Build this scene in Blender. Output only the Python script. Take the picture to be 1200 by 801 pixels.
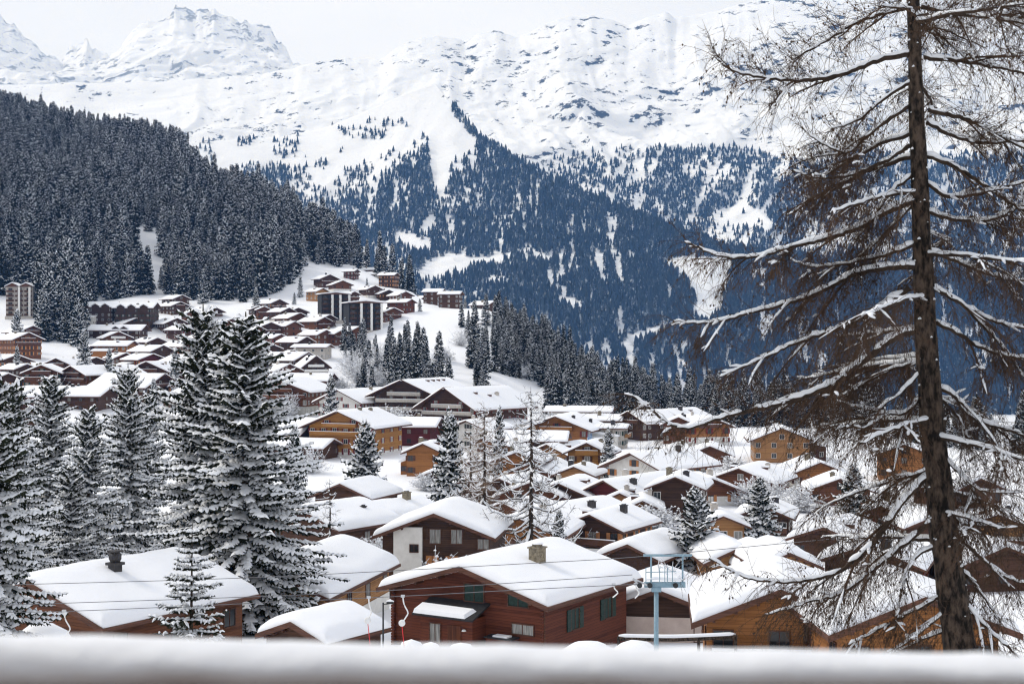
import bpy, math, random
import numpy as np
from mathutils import Vector, Matrix

R = math.radians
SC = bpy.context.scene
COL = SC.collection
F = 1667.0                      # focal length in pixels of the 1200 px wide photograph
for o in list(bpy.data.objects):
    bpy.data.objects.remove(o)

# ------------------------------------------------------------------ camera, sky, sun, exposure
cam_d = bpy.data.cameras.new('camera')
cam = bpy.data.objects.new('camera', cam_d); COL.objects.link(cam)
cam.location = (0, 0, 0); cam.rotation_euler = (R(90), 0, 0)
cam_d.sensor_width = 36.0; cam_d.lens = 36.0 * F / 1200.0
cam_d.clip_start = 0.1; cam_d.clip_end = 60000
cam_d.dof.use_dof = True; cam_d.dof.focus_distance = 75.0; cam_d.dof.aperture_fstop = 4.0
SC.camera = cam

SUN_EL, SUN_AZ = 40.0, 292.0
w = bpy.data.worlds.new('World'); SC.world = w; w.use_nodes = True
nt = w.node_tree; nt.nodes.clear()
sky = nt.nodes.new('ShaderNodeTexSky'); sky.sky_type = 'NISHITA'; sky.sun_disc = False
sky.sun_elevation = R(SUN_EL); sky.sun_rotation = R(SUN_AZ)
hs = nt.nodes.new('ShaderNodeHueSaturation'); hs.inputs['Saturation'].default_value = 0.25
mx = nt.nodes.new('ShaderNodeMix'); mx.data_type = 'RGBA'; mx.inputs[0].default_value = 0.86
mx.inputs[7].default_value = (8.1, 8.3, 8.85, 1)          # the closed cloud cover
wtc = nt.nodes.new('ShaderNodeTexCoord'); wnz = nt.nodes.new('ShaderNodeTexNoise'); wnz.inputs['Scale'].default_value = 3.2; wnz.inputs['Detail'].default_value = 5
wmp = nt.nodes.new('ShaderNodeMapping'); wmp.inputs['Scale'].default_value = (1, 1, 2.6)
wrp = nt.nodes.new('ShaderNodeValToRGB'); wrp.color_ramp.elements[0].position = .35; wrp.color_ramp.elements[1].position = .65
wrp.color_ramp.elements[0].color = (.885, .895, .91, 1); wrp.color_ramp.elements[1].color = (1, 1, 1, 1)
wml = nt.nodes.new('ShaderNodeMix'); wml.data_type = 'RGBA'; wml.blend_type = 'MULTIPLY'; wml.inputs[0].default_value = 1.0
nt.links.new(wtc.outputs['Generated'], wmp.inputs[0]); nt.links.new(wmp.outputs[0], wnz.inputs['Vector']); nt.links.new(wnz.outputs[0], wrp.inputs[0]); nt.links.new(wrp.outputs[0], wml.inputs[7])
bg = nt.nodes.new('ShaderNodeBackground'); bg.inputs[1].default_value = 0.1
wo = nt.nodes.new('ShaderNodeOutputWorld')
L_ = nt.links.new
L_(sky.outputs[0], hs.inputs['Color']); L_(hs.outputs[0], mx.inputs[6]); L_(mx.outputs[2], wml.inputs[6]); L_(wml.outputs[2], bg.inputs[0]); L_(bg.outputs[0], wo.inputs[0])
sd = bpy.data.lights.new('sun', 'SUN'); sd.energy = 1.5; sd.angle = R(16); sd.color = (1.0, 0.96, 0.9)
sun = bpy.data.objects.new('sun', sd); COL.objects.link(sun)
sdir = Vector((math.sin(R(SUN_AZ)) * math.cos(R(SUN_EL)), math.cos(R(SUN_AZ)) * math.cos(R(SUN_EL)), math.sin(R(SUN_EL))))
sun.rotation_euler = sdir.to_track_quat('Z', 'Y').to_euler()
SC.view_settings.view_transform = 'Standard'; SC.view_settings.look = 'None'
SC.view_settings.exposure = 0.3; SC.view_settings.gamma = 1.0; SC.view_settings.use_curve_mapping = False
SC.render.engine = 'CYCLES'
cy = SC.cycles
cy.use_denoising = True
cy.max_bounces = 5; cy.diffuse_bounces = 2; cy.glossy_bounces = 2; cy.transmission_bounces = 2; cy.volume_bounces = 1
cy.transparent_max_bounces = 4; cy.use_adaptive_sampling = True; cy.adaptive_threshold = 0.02
cy.pixel_filter_type = 'BLACKMAN_HARRIS'; cy.filter_width = 1.2

# ------------------------------------------------------------------ noise in numpy
def _hash(i, j, s):
    h = (i * 374761393 + j * 668265263 + s * 974634777) & 0xffffffff
    h = ((h ^ (h >> 13)) * 1274126177) & 0xffffffff
    return ((h ^ (h >> 16)) & 0xffff) / 65535.0
def vnoise(x, y, s=0):
    x = np.asarray(x, float); y = np.asarray(y, float)
    i = np.floor(x).astype(np.int64); j = np.floor(y).astype(np.int64)
    u = x - i; v = y - j; u = u*u*u*(u*(u*6-15)+10); v = v*v*v*(v*(v*6-15)+10)
    a = _hash(i, j, s)*(1-u) + _hash(i+1, j, s)*u
    b = _hash(i, j+1, s)*(1-u) + _hash(i+1, j+1, s)*u
    return (a*(1-v) + b*v)*2 - 1
def fbm(x, y, o=5, s=0, ridged=False):
    t = 0; a = 1.0; n = 0
    for k in range(o):
        q = vnoise(x*2**k + 17.3*k, y*2**k - 9.1*k, s+k)
        t = t + a*((1-2*np.abs(q)) if ridged else q); n += a; a *= 0.5
    return t/n

# ------------------------------------------------------------------ materials
MATS = {}
def newmat(name):
    m = bpy.data.materials.new(name); m.use_nodes = True
    MATS[name] = m
    return m, m.node_tree, m.node_tree.nodes['Principled BSDF']
def N(nt, t, **k):
    n = nt.nodes.new(t)
    for a, v in k.items():
        if a in n.inputs.keys(): n.inputs[a].default_value = v
        else: setattr(n, a, v)
    return n
def ramp(nt, stops):
    r = nt.nodes.new('ShaderNodeValToRGB'); e = r.color_ramp.elements
    while len(e) < len(stops): e.new(0.5)
    for k, (p, c) in enumerate(stops):
        e[k].position = p; e[k].color = (*c, 1) if len(c) == 3 else c
    return r
def plain(name, c1, c2=None, scale=3.0, rough=0.7, bump=0.0, coord='Object', metallic=0.0, stretch=(1, 1, 1), detail=5, spec=0.3, ramp_at=(0.3, 0.7)):
    m, nt, b = newmat(name)
    b.inputs['Roughness'].default_value = rough; b.inputs['Metallic'].default_value = metallic
    b.inputs['Specular IOR Level'].default_value = spec
    if c2 is None:
        b.inputs['Base Color'].default_value = (*c1, 1); return m
    tc = N(nt, 'ShaderNodeTexCoord'); mp = N(nt, 'ShaderNodeMapping', Scale=stretch)
    nz = N(nt, 'ShaderNodeTexNoise', Scale=scale, Detail=detail, Roughness=0.6)
    rp = ramp(nt, [(ramp_at[0], c1), (ramp_at[1], c2)])
    l = nt.links.new
    l(tc.outputs[coord], mp.inputs[0]); l(mp.outputs[0], nz.inputs['Vector']); l(nz.outputs[0], rp.inputs[0]); l(rp.outputs[0], b.inputs['Base Color'])
    if bump:
        bp = N(nt, 'ShaderNodeBump', Strength=bump, Distance=0.1); l(nz.outputs[0], bp.inputs['Height']); l(bp.outputs[0], b.inputs['Normal'])
    return m
def wood(name, c1, c2, plank=0.2, vertical=False, rough=0.75):
    """boards: grain along the board, a dark joint every plank, a tone for each board"""
    m, nt, b = newmat(name); l = nt.links.new
    b.inputs['Roughness'].default_value = rough; b.inputs['Specular IOR Level'].default_value = 0.25
    tc = N(nt, 'ShaderNodeTexCoord'); sp = N(nt, 'ShaderNodeSeparateXYZ'); l(tc.outputs['Object'], sp.inputs[0])
    if vertical:
        ad = N(nt, 'ShaderNodeMath', operation='ADD'); l(sp.outputs[0], ad.inputs[0]); l(sp.outputs[1], ad.inputs[1]); axis = ad.outputs[0]
    else: axis = sp.outputs[2]
    dv = N(nt, 'ShaderNodeMath', operation='DIVIDE'); dv.inputs[1].default_value = plank; l(axis, dv.inputs[0])
    fl = N(nt, 'ShaderNodeMath', operation='FLOOR'); l(dv.outputs[0], fl.inputs[0])
    fr = N(nt, 'ShaderNodeMath', operation='FRACT'); l(dv.outputs[0], fr.inputs[0])
    wn = N(nt, 'ShaderNodeTexWhiteNoise', noise_dimensions='1D'); l(fl.outputs[0], wn.inputs['W'])
    mp = N(nt, 'ShaderNodeMapping', Scale=(6, 6, 0.5) if vertical else (0.5, 0.5, 9)); l(tc.outputs['Object'], mp.inputs[0])
    nz = N(nt, 'ShaderNodeTexNoise', Scale=2.0, Detail=6, Roughness=0.65); l(mp.outputs[0], nz.inputs['Vector'])
    mp2 = N(nt, 'ShaderNodeMapping', Scale=(0.35, 0.35, 0.5)); l(tc.outputs['Object'], mp2.inputs[0])
    nz2 = N(nt, 'ShaderNodeTexNoise', Scale=1.0, Detail=3); l(mp2.outputs[0], nz2.inputs['Vector'])
    m1 = N(nt, 'ShaderNodeMath', operation='MULTIPLY_ADD'); m1.inputs[1].default_value = 0.35; l(wn.outputs[0], m1.inputs[0]); l(nz.outputs[0], m1.inputs[2])
    m2 = N(nt, 'ShaderNodeMath', operation='MULTIPLY_ADD'); m2.inputs[1].default_value = 0.5; l(nz2.outputs[0], m2.inputs[0]); l(m1.outputs[0], m2.inputs[2])
    rp = ramp(nt, [(0.55, c1), (1.15 if False else 1.0, c2)]); l(m2.outputs[0], rp.inputs[0])
    jt = N(nt, 'ShaderNodeMath', operation='GREATER_THAN'); jt.inputs[1].default_value = 0.9; l(fr.outputs[0], jt.inputs[0])
    mix = N(nt, 'ShaderNodeMix', data_type='RGBA', blend_type='MULTIPLY'); l(jt.outputs[0], mix.inputs[0]); l(rp.outputs[0], mix.inputs[6]); mix.inputs[7].default_value = (0.45, 0.42, 0.4, 1)
    l(mix.outputs[2], b.inputs['Base Color'])
    bp = N(nt, 'ShaderNodeBump', Strength=0.5, Distance=0.02); sb = N(nt, 'ShaderNodeMath', operation='SUBTRACT'); l(nz.outputs[0], sb.inputs[0]); l(jt.outputs[0], sb.inputs[1])
    l(sb.outputs[0], bp.inputs['Height']); l(bp.outputs[0], b.inputs['Normal'])
    return m

def snow_mat(name, scale, dist, c=(0.86, 0.875, 0.905)):
    m, nt, b = newmat(name); l = nt.links.new
    b.inputs['Base Color'].default_value = (*c, 1); b.inputs['Roughness'].default_value = 0.65; b.inputs['Specular IOR Level'].default_value = 0.15
    tc = N(nt, 'ShaderNodeTexCoord'); nz = N(nt, 'ShaderNodeTexNoise', Scale=scale, Detail=6, Roughness=0.6); l(tc.outputs['Object'], nz.inputs['Vector'])
    bp = N(nt, 'ShaderNodeBump', Strength=0.35, Distance=dist); l(nz.outputs[0], bp.inputs['Height']); l(bp.outputs[0], b.inputs['Normal'])
    return m
snow_mat('snow', 0.8, 0.25)
snow_mat('ground_snow', 0.12, 1.2)
snow_mat('tree_snow', 6.0, 0.05, (0.85, 0.87, 0.9))
plain('frost', (0.42, 0.42, 0.44), (0.8, 0.81, 0.84), scale=3.0, rough=0.8)
plain('needles', (0.006, 0.009, 0.008), (0.019, 0.026, 0.018), scale=1.3, rough=0.85, spec=0.1)
plain('needles_near', (0.006, 0.009, 0.006), (0.030, 0.036, 0.018), scale=2.0, rough=0.85, spec=0.1)
plain('bark', (0.007, 0.005, 0.004), (0.105, 0.075, 0.056), scale=13, rough=0.95, bump=1.0, stretch=(1, 1, 0.4), detail=10, ramp_at=(0.42, 0.62))
plain('branch_bark', (0.018, 0.012, 0.009), (0.06, 0.04, 0.028), scale=8, rough=0.9, bump=0.4)
plain('twig', (0.016, 0.010, 0.007), (0.095, 0.054, 0.032), scale=1.4, rough=0.9)
plain('larch_twig_pale', (0.10, 0.065, 0.045), (0.30, 0.21, 0.15), scale=0.9, rough=0.9)
wood('red_logs', (0.046, 0.013, 0.008), (0.135, 0.038, 0.02), 0.19)
wood('dark_wood', (0.022, 0.012, 0.009), (0.075, 0.038, 0.025), 0.2)
wood('brown_wood', (0.026, 0.013, 0.009), (0.095, 0.045, 0.027), 0.2)
wood('rust_wood', (0.055, 0.021, 0.011), (0.165, 0.064, 0.031), 0.2)
wood('orange_wood', (0.15, 0.058, 0.018), (0.34, 0.145, 0.048), 0.2)
wood('honey_wood', (0.17, 0.08, 0.03), (0.38, 0.195, 0.08), 0.2)
wood('yellow_wood', (0.22, 0.09, 0.022), (0.42, 0.20, 0.055), 0.22)
wood('maroon', (0.06, 0.012, 0.013), (0.13, 0.024, 0.026), 0.3)
wood('trim_wood', (0.045, 0.02, 0.014), (0.13, 0.06, 0.04), 0.12)
wood('door_wood', (0.05, 0.018, 0.01), (0.12, 0.04, 0.02), 0.14, vertical=True)
plain('plaster', (0.66, 0.64, 0.60), (0.80, 0.78, 0.74), scale=1.2, rough=0.9)
plain('pink_plaster', (0.58, 0.46, 0.40), (0.72, 0.60, 0.53), scale=1.2, rough=0.9)
plain('grey_plaster', (0.38, 0.37, 0.33), (0.5, 0.49, 0.45), scale=1.2, rough=0.9)
plain('concrete', (0.42, 0.38, 0.34), (0.58, 0.54, 0.49), scale=1.5, rough=0.9)
plain('white_trim', (0.74, 0.73, 0.70), (0.82, 0.81, 0.79), scale=4, rough=0.7)
plain('black_slate', (0.012, 0.012, 0.014), (0.03, 0.03, 0.034), scale=4, rough=0.7)
plain('stone', (0.10, 0.085, 0.06), (0.34, 0.29, 0.21), scale=5, rough=0.95, bump=0.8)
plain('chimney_metal', (0.02, 0.018, 0.02), (0.06, 0.055, 0.055), scale=3, rough=0.6)
plain('green_shutter', (0.010, 0.028, 0.024), (0.025, 0.055, 0.045), scale=4, rough=0.6)
plain('shutter_red', (0.14, 0.02, 0.02), (0.2, 0.035, 0.03), scale=4, rough=0.7)
plain('lift_paint', (0.17, 0.27, 0.34), (0.26, 0.37, 0.43), scale=5, rough=0.5)
plain('galvanised', (0.42, 0.43, 0.45), (0.60, 0.61, 0.63), scale=9, rough=0.45, metallic=0.4)
plain('cable_steel', (0.16, 0.16, 0.17), None, rough=0.5, metallic=0.3)
plain('red_paint', (0.65, 0.02, 0.03), None, rough=0.4)
plain('white_plastic', (0.72, 0.72, 0.71), (0.8, 0.8, 0.79), scale=6, rough=0.5)
plain('black_metal', (0.02, 0.022, 0.024), None, rough=0.5)
plain('rubber', (0.015, 0.015, 0.015), None, rough=0.8)
plain('car_paint', (0.10, 0.13, 0.17), None, rough=0.25, spec=0.6)
plain('blue_mural', (0.10, 0.30, 0.62), (0.62, 0.70, 0.78), scale=0.7, rough=0.8)
plain('awning_red', (0.55, 0.03, 0.08), None, rough=0.8)
m, nt_, b = newmat('glass'); b.inputs['Base Color'].default_value = (0.02, 0.024, 0.028, 1); b.inputs['Roughness'].default_value = 0.08; b.inputs['Specular IOR Level'].default_value = 0.5
plain('curtain_glass', (0.10, 0.10, 0.10), (0.42, 0.41, 0.38), scale=3, rough=0.2, stretch=(6, 6, 0.3))
plain('amber_shutter', (0.42, 0.17, 0.06), (0.55, 0.25, 0.1), scale=3, rough=0.7)

def mountain_mat(name, lo, hi, rock=(0.055, 0.06, 0.07), nscale=0.004):
    """snow that cannot hold on steep faces: rock by slope and noise"""
    m, nt, b = newmat(name); l = nt.links.new
    b.inputs['Roughness'].default_value = 0.85; b.inputs['Specular IOR Level'].default_value = 0.1
    ge = N(nt, 'ShaderNodeNewGeometry'); sp = N(nt, 'ShaderNodeSeparateXYZ'); l(ge.outputs['Normal'], sp.inputs[0])
    tc = N(nt, 'ShaderNodeTexCoord')
    mp = N(nt, 'ShaderNodeMapping', Scale=(1, 1, 1.7), Rotation=(0.25, 0.6, 0.4)); l(tc.outputs['Object'], mp.inputs[0])
    nz = N(nt, 'ShaderNodeTexNoise', Scale=nscale, Detail=10, Roughness=0.72); l(mp.outputs[0], nz.inputs['Vector'])
    nl = N(nt, 'ShaderNodeTexNoise', Scale=nscale*0.10, Detail=4); l(mp.outputs[0], nl.inputs['Vector'])
    m0 = N(nt, 'ShaderNodeMath', operation='MULTIPLY_ADD'); m0.inputs[1].default_value = 4.2; l(nz.outputs[0], m0.inputs[0])
    m00 = N(nt, 'ShaderNodeMath', operation='MULTIPLY_ADD'); m00.inputs[1].default_value = 1.3; l(nl.outputs[0], m00.inputs[0]); hf = N(nt, 'ShaderNodeMath', operation='MULTIPLY'); hf.inputs[1].default_value = 0.5; l(sp.outputs[2], hf.inputs[0]); l(hf.outputs[0], m00.inputs[2]); l(m00.outputs[0], m0.inputs[2])
    ma = m0
    mr = N(nt, 'ShaderNodeMapRange'); mr.inputs[1].default_value = lo; mr.inputs[2].default_value = hi; l(ma.outputs[0], mr.inputs[0])
    mix = N(nt, 'ShaderNodeMix', data_type='RGBA'); l(mr.outputs[0], mix.inputs[0])
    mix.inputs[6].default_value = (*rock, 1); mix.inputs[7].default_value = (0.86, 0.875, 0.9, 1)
    l(mix.outputs[2], b.inputs['Base Color'])
    bp = N(nt, 'ShaderNodeBump', Strength=0.5, Distance=25.0); l(nz.outputs[0], bp.inputs['Height']); l(bp.outputs[0], b.inputs['Normal'])
    return m

def conifer_mat(name, dark1, dark2, lo, hi, nscale, snow=(0.62, 0.66, 0.72)):
    """needles with snow lying on what faces up"""
    m, nt, b = newmat(name); l = nt.links.new
    b.inputs['Roughness'].default_value = 0.9; b.inputs['Specular IOR Level'].default_value = 0.1
    ge = N(nt, 'ShaderNodeNewGeometry'); sp = N(nt, 'ShaderNodeSeparateXYZ'); l(ge.outputs['True Normal'], sp.inputs[0])
    ab = N(nt, 'ShaderNodeMath', operation='ABSOLUTE'); l(sp.outputs[2], ab.inputs[0])
    nz = N(nt, 'ShaderNodeTexNoise', Scale=nscale, Detail=4, Roughness=0.7); l(ge.outputs['Position'], nz.inputs['Vector'])
    ma = N(nt, 'ShaderNodeMath', operation='MULTIPLY_ADD'); ma.inputs[1].default_value = 0.9; l(nz.outputs[0], ma.inputs[0]); l(ab.outputs[0], ma.inputs[2])
    mr = N(nt, 'ShaderNodeMapRange'); mr.inputs[1].default_value = lo; mr.inputs[2].default_value = hi; l(ma.outputs[0], mr.inputs[0])
    nz2 = N(nt, 'ShaderNodeTexNoise', Scale=nscale*0.2, Detail=2); l(ge.outputs['Position'], nz2.inputs['Vector'])
    rp = ramp(nt, [(0.35, dark1), (0.65, dark2)]); l(nz2.outputs[0], rp.inputs[0])
    mix = N(nt, 'ShaderNodeMix', data_type='RGBA'); l(mr.outputs[0], mix.inputs[0]); l(rp.outputs[0], mix.inputs[6]); mix.inputs[7].default_value = (*snow, 1)
    l(mix.outputs[2], b.inputs['Base Color'])
    return m
conifer_mat('far_conifer', (0.007, 0.011, 0.012), (0.018, 0.025, 0.024), 1.14, 1.40, 0.3, (0.42, 0.47, 0.54))

# ------------------------------------------------------------------ mesh building
class MB:
    def __init__(s): s.v = []; s.f = []; s.m = []
    def add(s, vs, fs, mi=0):
        o = len(s.v); s.v.extend(vs); s.f.extend([tuple(i+o for i in f) for f in fs]); s.m.extend([mi]*len(fs)); return o
    def box(s, x0, x1, y0, y1, z0, z1, mi=0):
        s.add([(x0,y0,z0),(x1,y0,z0),(x1,y1,z0),(x0,y1,z0),(x0,y0,z1),(x1,y0,z1),(x1,y1,z1),(x0,y1,z1)],
              [(0,3,2,1),(4,5,6,7),(0,1,5,4),(1,2,6,5),(2,3,7,6),(3,0,4,7)], mi)
    def prism(s, prof, y0, y1, mi=0):       # polygon (x,z) counter-clockwise seen from -y, extruded in y
        n = len(prof)
        s.add([(x,y0,z) for x,z in prof]+[(x,y1,z) for x,z in prof],
              [tuple(range(n)), tuple(range(2*n-1, n-1, -1))]+[(i, i+n, (i+1)%n+n, (i+1)%n) for i in range(n)], mi)
    def tube(s, pts, rad, n=6, mi=0, cap=True, flat=1.0):
        pts = [Vector(p) for p in pts]; k = len(pts)
        if not hasattr(rad, '__len__'): rad = [rad]*k
        vs = []
        ref = Vector((0, 0, 1))
        for i in range(k):
            t = (pts[min(i+1,k-1)]-pts[max(i-1,0)])
            if t.length < 1e-9: t = Vector((0,0,1))
            t.normalize()
            rf = ref if abs(t.z) < 0.95 else Vector((0, 1, 0))
            a = t.cross(rf).normalized(); b = a.cross(t)
            for j in range(n):
                an = 2*math.pi*j/n
                q = pts[i] + a*(math.cos(an)*rad[i]) + b*(math.sin(an)*rad[i]*flat)
                vs.append((q.x,q.y,q.z))
        fs = []
        for i in range(k-1):
            for j in range(n):
                fs.append((i*n+j, i*n+(j+1)%n, (i+1)*n+(j+1)%n, (i+1)*n+j))
        if cap and n > 2: fs.append(tuple(range(n-1,-1,-1))); fs.append(tuple((k-1)*n+j for j in range(n)))
        s.add(vs, fs, mi)
    def lathe(s, prof, n=12, mi=0, c=(0,0,0)):   # (r,z)
        vs = []; fs = []
        for r, z in prof:
            for j in range(n):
                a = 2*math.pi*j/n; vs.append((c[0]+r*math.cos(a), c[1]+r*math.sin(a), c[2]+z))
        for i in range(len(prof)-1):
            for j in range(n): fs.append((i*n+j, i*n+(j+1)%n, (i+1)*n+(j+1)%n, (i+1)*n+j))
        fs.append(tuple(range(n-1,-1,-1))); fs.append(tuple((len(prof)-1)*n+j for j in range(n)))
        s.add(vs, fs, mi)
    def mesh(s, name, mats, smooth=False):
        me = bpy.data.meshes.new(name); me.from_pydata(s.v, [], s.f)
        for mm in ([mats] if isinstance(mats, str) else mats): me.materials.append(MATS[mm])
        if s.m and max(s.m) > 0: me.polygons.foreach_set('material_index', s.m)
        if smooth: me.polygons.foreach_set('use_smooth', [True]*len(me.polygons))
        me.update(); return me
    def build(s, name, mats, parent=None, smooth=False, loc=None):
        return link(name, s.mesh(name, mats, smooth), parent, loc)
def link(name, me, parent=None, loc=None):
    o = bpy.data.objects.new(name, me); COL.objects.link(o)
    if parent: o.parent = parent
    if loc: o.location = loc
    return o
def tag(o, label, cat=None, group=None, kind=None):
    o['label'] = label
    if cat: o['category'] = cat
    if group: o['group'] = group
    if kind: o['kind'] = kind
    return o
def empty(name, loc, rz=0.0):
    o = bpy.data.objects.new(name, None); COL.objects.link(o); o.location = loc; o.rotation_euler = (0, 0, rz); o.empty_display_size = 0.2
    return o
def copy_tree(o, parent=None):
    c = o.copy(); COL.objects.link(c); c.parent = parent
    for ch in list(o.children): copy_tree(ch, c)
    return c
def at(px, py, d):
    return Vector(((px-600)/F*d, d, (400-py)/F*d))

# ------------------------------------------------------------------ the near terrain: valley shelf and wooded hill
K = 1.5
NEAR = [(-60,-9),(0,-9.5),(20,-10.5),(40,-14),(60,-16.6),(90,-19.6),(110,-22.6),(130,-25.0),(160,-27.2),(200,-29),(270,-30.2),(340,-30.6)]
TC = {
 -900: [(230,-18),(300,-12),(400,0),(500,14),(600,45),(700,85),(900,190),(1250,350),(1600,420),(2200,300)],
 -300: [(230,-18),(300,-13),(400,-4),(500,6),(560,17),(600,25),(700,60),(900,150),(1250,290),(1400,310),(1700,220),(2200,0)],
 0:   [(230,-19),(300,-15),(400,-8.5),(450,-4),(500,2),(560,12),(620,22),(700,50),(900,113),(1150,186),(1250,205),(1330,200),(1500,120),(1800,-60)],
 200: [(230,-19.5),(300,-16),(400,-9),(500,0),(580,12),(640,22),(720,50),(900,103),(1050,143),(1110,149),(1200,120),(1400,-20)],
 330: [(230,-20),(300,-17),(400,-9.5),(470,-2),(540,8),(600,18),(650,30),(750,62),(860,84),(920,86),(1000,60),(1200,-60)],
 400: [(230,-20.3),(300,-18),(400,-11.5),(470,-3),(520,4),(560,11),(620,24),(680,34),(760,48),(810,50),(900,25),(1000,-30)],
 480: [(230,-20.3),(300,-19),(350,-14.5),(400,-9),(450,-2),(500,5),(550,12),(600,18),(660,23),(710,23),(800,-10),(900,-70)],
 570: [(230,-20.3),(300,-19.5),(350,-16.5),(400,-10.5),(450,-3),(500,5),(540,10.5),(570,11.5),(620,2),(700,-45)],
 640: [(230,-20.3),(300,-20),(350,-18.6),(400,-15.5),(450,-9),(500,-2.2),(525,-1),(570,-10),(700,-80)],
 740: [(230,-20.3),(300,-20),(350,-19.6),(400,-18.8),(440,-17.4),(465,-17.5),(520,-30),(700,-110)],
 830: [(230,-20.3),(300,-20.2),(350,-20.4),(400,-20.8),(430,-22),(500,-40),(700,-120)],
 1000:[(230,-20.3),(300,-20.4),(350,-21),(385,-22.5),(450,-38),(700,-130)],
 1300:[(230,-20),(300,-22),(380,-32),(450,-50),(700,-150)],
 2200:[(230,-22),(300,-28),(380,-42),(450,-65),(700,-180)],
}
PXC = np.array(sorted(TC)); PROF = []
for p in PXC:
    q = NEAR + [(d*K, z*K) for d, z in TC[p]]
    d1, z1 = q[-1]
    if d1 < 2000: q.append((2000, min(z1-280, -330)))
    q += [(2900, -560), (4200, -640)]
    PROF.append((np.array([a for a, b in q], float), np.array([b for a, b in q], float)))
def ground(x, y, noise=True):
    x = np.atleast_1d(np.asarray(x, float)); y = np.atleast_1d(np.asarray(y, float))
    x, y = np.broadcast_arrays(x, y)
    px = 600 + F*x/np.maximum(y, 60)
    Z = np.stack([sum(np.interp(y+k*np.maximum(np.abs(y), 60)*0.03, d, z) for k in (-1.5, -.5, .5, 1.5))/4 for d, z in PROF])
    i = np.clip(np.searchsorted(PXC, px)-1, 0, len(PXC)-2)
    t = np.clip((px-PXC[i])/(PXC[i+1]-PXC[i]), 0, 1); t = t*t*(3-2*t)*0.5 + t*0.5
    ix = np.arange(len(x.ravel()))
    Zf = Z.reshape(len(PXC), -1); i1 = i.ravel(); t1 = t.ravel()
    z = (Zf[i1, ix]*(1-t1) + Zf[i1+1, ix]*t1).reshape(x.shape)
    if noise:
        z = z + fbm(x/26, y/26, 4, 3)*np.clip((y-25)/260, 0.12, 1.6) + fbm(x/90, y/90, 3, 5)*np.clip((y-500)/500, 0, 1)*9
    return z
def gz(x, y): return float(ground(x, y)[0])
DS = np.geomspace(45, 2200, 900)
def hit(px, py):
    """where the line of sight through a picture point meets the terrain"""
    x = (px-600)/F*DS; z = (400-py)/F*DS
    g = ground(x, DS)
    k = np.nonzero(g >= z)[0]
    return float(DS[k[0]]) if len(k) else None

rows = np.concatenate([np.linspace(-40, 40, 22)[:-1], np.geomspace(40, 4000, 260)])
colsx = np.concatenate([np.linspace(-1800, -420, 24)[:-1], np.linspace(-420, 1560, 240), np.linspace(1560, 3000, 24)[1:]])
PXg, Dg = np.meshgrid(colsx, rows)
Xg = (PXg-600)/F*np.maximum(Dg, 60)
Zg = ground(Xg, Dg)
def grid_mesh(name, X, Y, Z, mat):
    n, mcol = X.shape
    v = np.stack([X, Y, Z], -1).reshape(-1, 3)
    a = np.arange(n*mcol).reshape(n, mcol)
    f = np.stack([a[:-1,:-1], a[:-1,1:], a[1:,1:], a[1:,:-1]], -1).reshape(-1, 4)
    me = bpy.data.meshes.new(name)
    me.vertices.add(len(v)); me.vertices.foreach_set('co', v.ravel())
    me.loops.add(f.size); me.loops.foreach_set('vertex_index', f.ravel().astype(np.int32))
    me.polygons.add(len(f)); me.polygons.foreach_set('loop_start', np.arange(0, f.size, 4, dtype=np.int32))
    me.update(calc_edges=True); me.validate()
    me.polygons.foreach_set('use_smooth', [True]*len(me.polygons))
    me.materials.append(MATS[mat]); return me
g = link('ground', grid_mesh('ground', Xg, Dg, Zg, 'ground_snow')); tag(g, 'snow covered ground of the village slope and wooded hillside', kind='structure')

# ------------------------------------------------------------------ the mountains beyond the valley
mountain_mat('spur_surface', 2.32, 2.45, nscale=0.016)
mountain_mat('range_surface', 2.62, 2.74, rock=(0.06, 0.068, 0.08), nscale=0.015)
mountain_mat('mist_paled_surface', 2.70, 2.86, rock=(0.36, 0.38, 0.41), nscale=0.014)  # rock colour paled to stand in for mist over the far peaks
def interp(tab, x):
    a = np.array(tab, float); return np.interp(x, a[:,0], a[:,1])
A_CREST = [(-700,150),(0,165),(200,168),(330,160),(380,150),(420,134),(470,112),(495,102),(510,97),(522,112),(535,128),(560,157),(600,183),(650,208),(700,232),(760,258),(800,274),(850,290),(900,298),(1000,310),(1200,335),(1700,350),(2400,330)]
A_DEP = [(-700,5600),(300,5500),(510,5300),(600,4700),(700,4300),(800,4000),(900,3900),(1200,4000),(2400,4000)]
B_CREST = [(-700,70),(0,100),(200,95),(300,88),(345,80),(370,72),(400,68),(425,68),(445,70),(460,60),(478,49),(495,43),(515,42),(532,44),(545,48),(560,39),(580,35),(595,40),(608,43),(622,36),(640,27),(662,21),(690,19),(715,24),(735,31),(758,21),(780,13),(790,20),(812,18),(840,14),(870,4),(900,-2),(960,-14),(1100,-10),(1250,20),(1500,-20),(2400,10)]
C_CREST = [(-700,-20),(-200,10),(0,20),(12,24),(30,44),(48,60),(66,73),(80,62),(92,50),(101,44),(108,52),(120,58),(133,66),(143,52),(152,36),(170,26),(190,15),(210,10),(235,9),(255,14),(275,17),(300,26),(322,38),(345,70),(380,84),(450,95),(600,110)]
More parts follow.
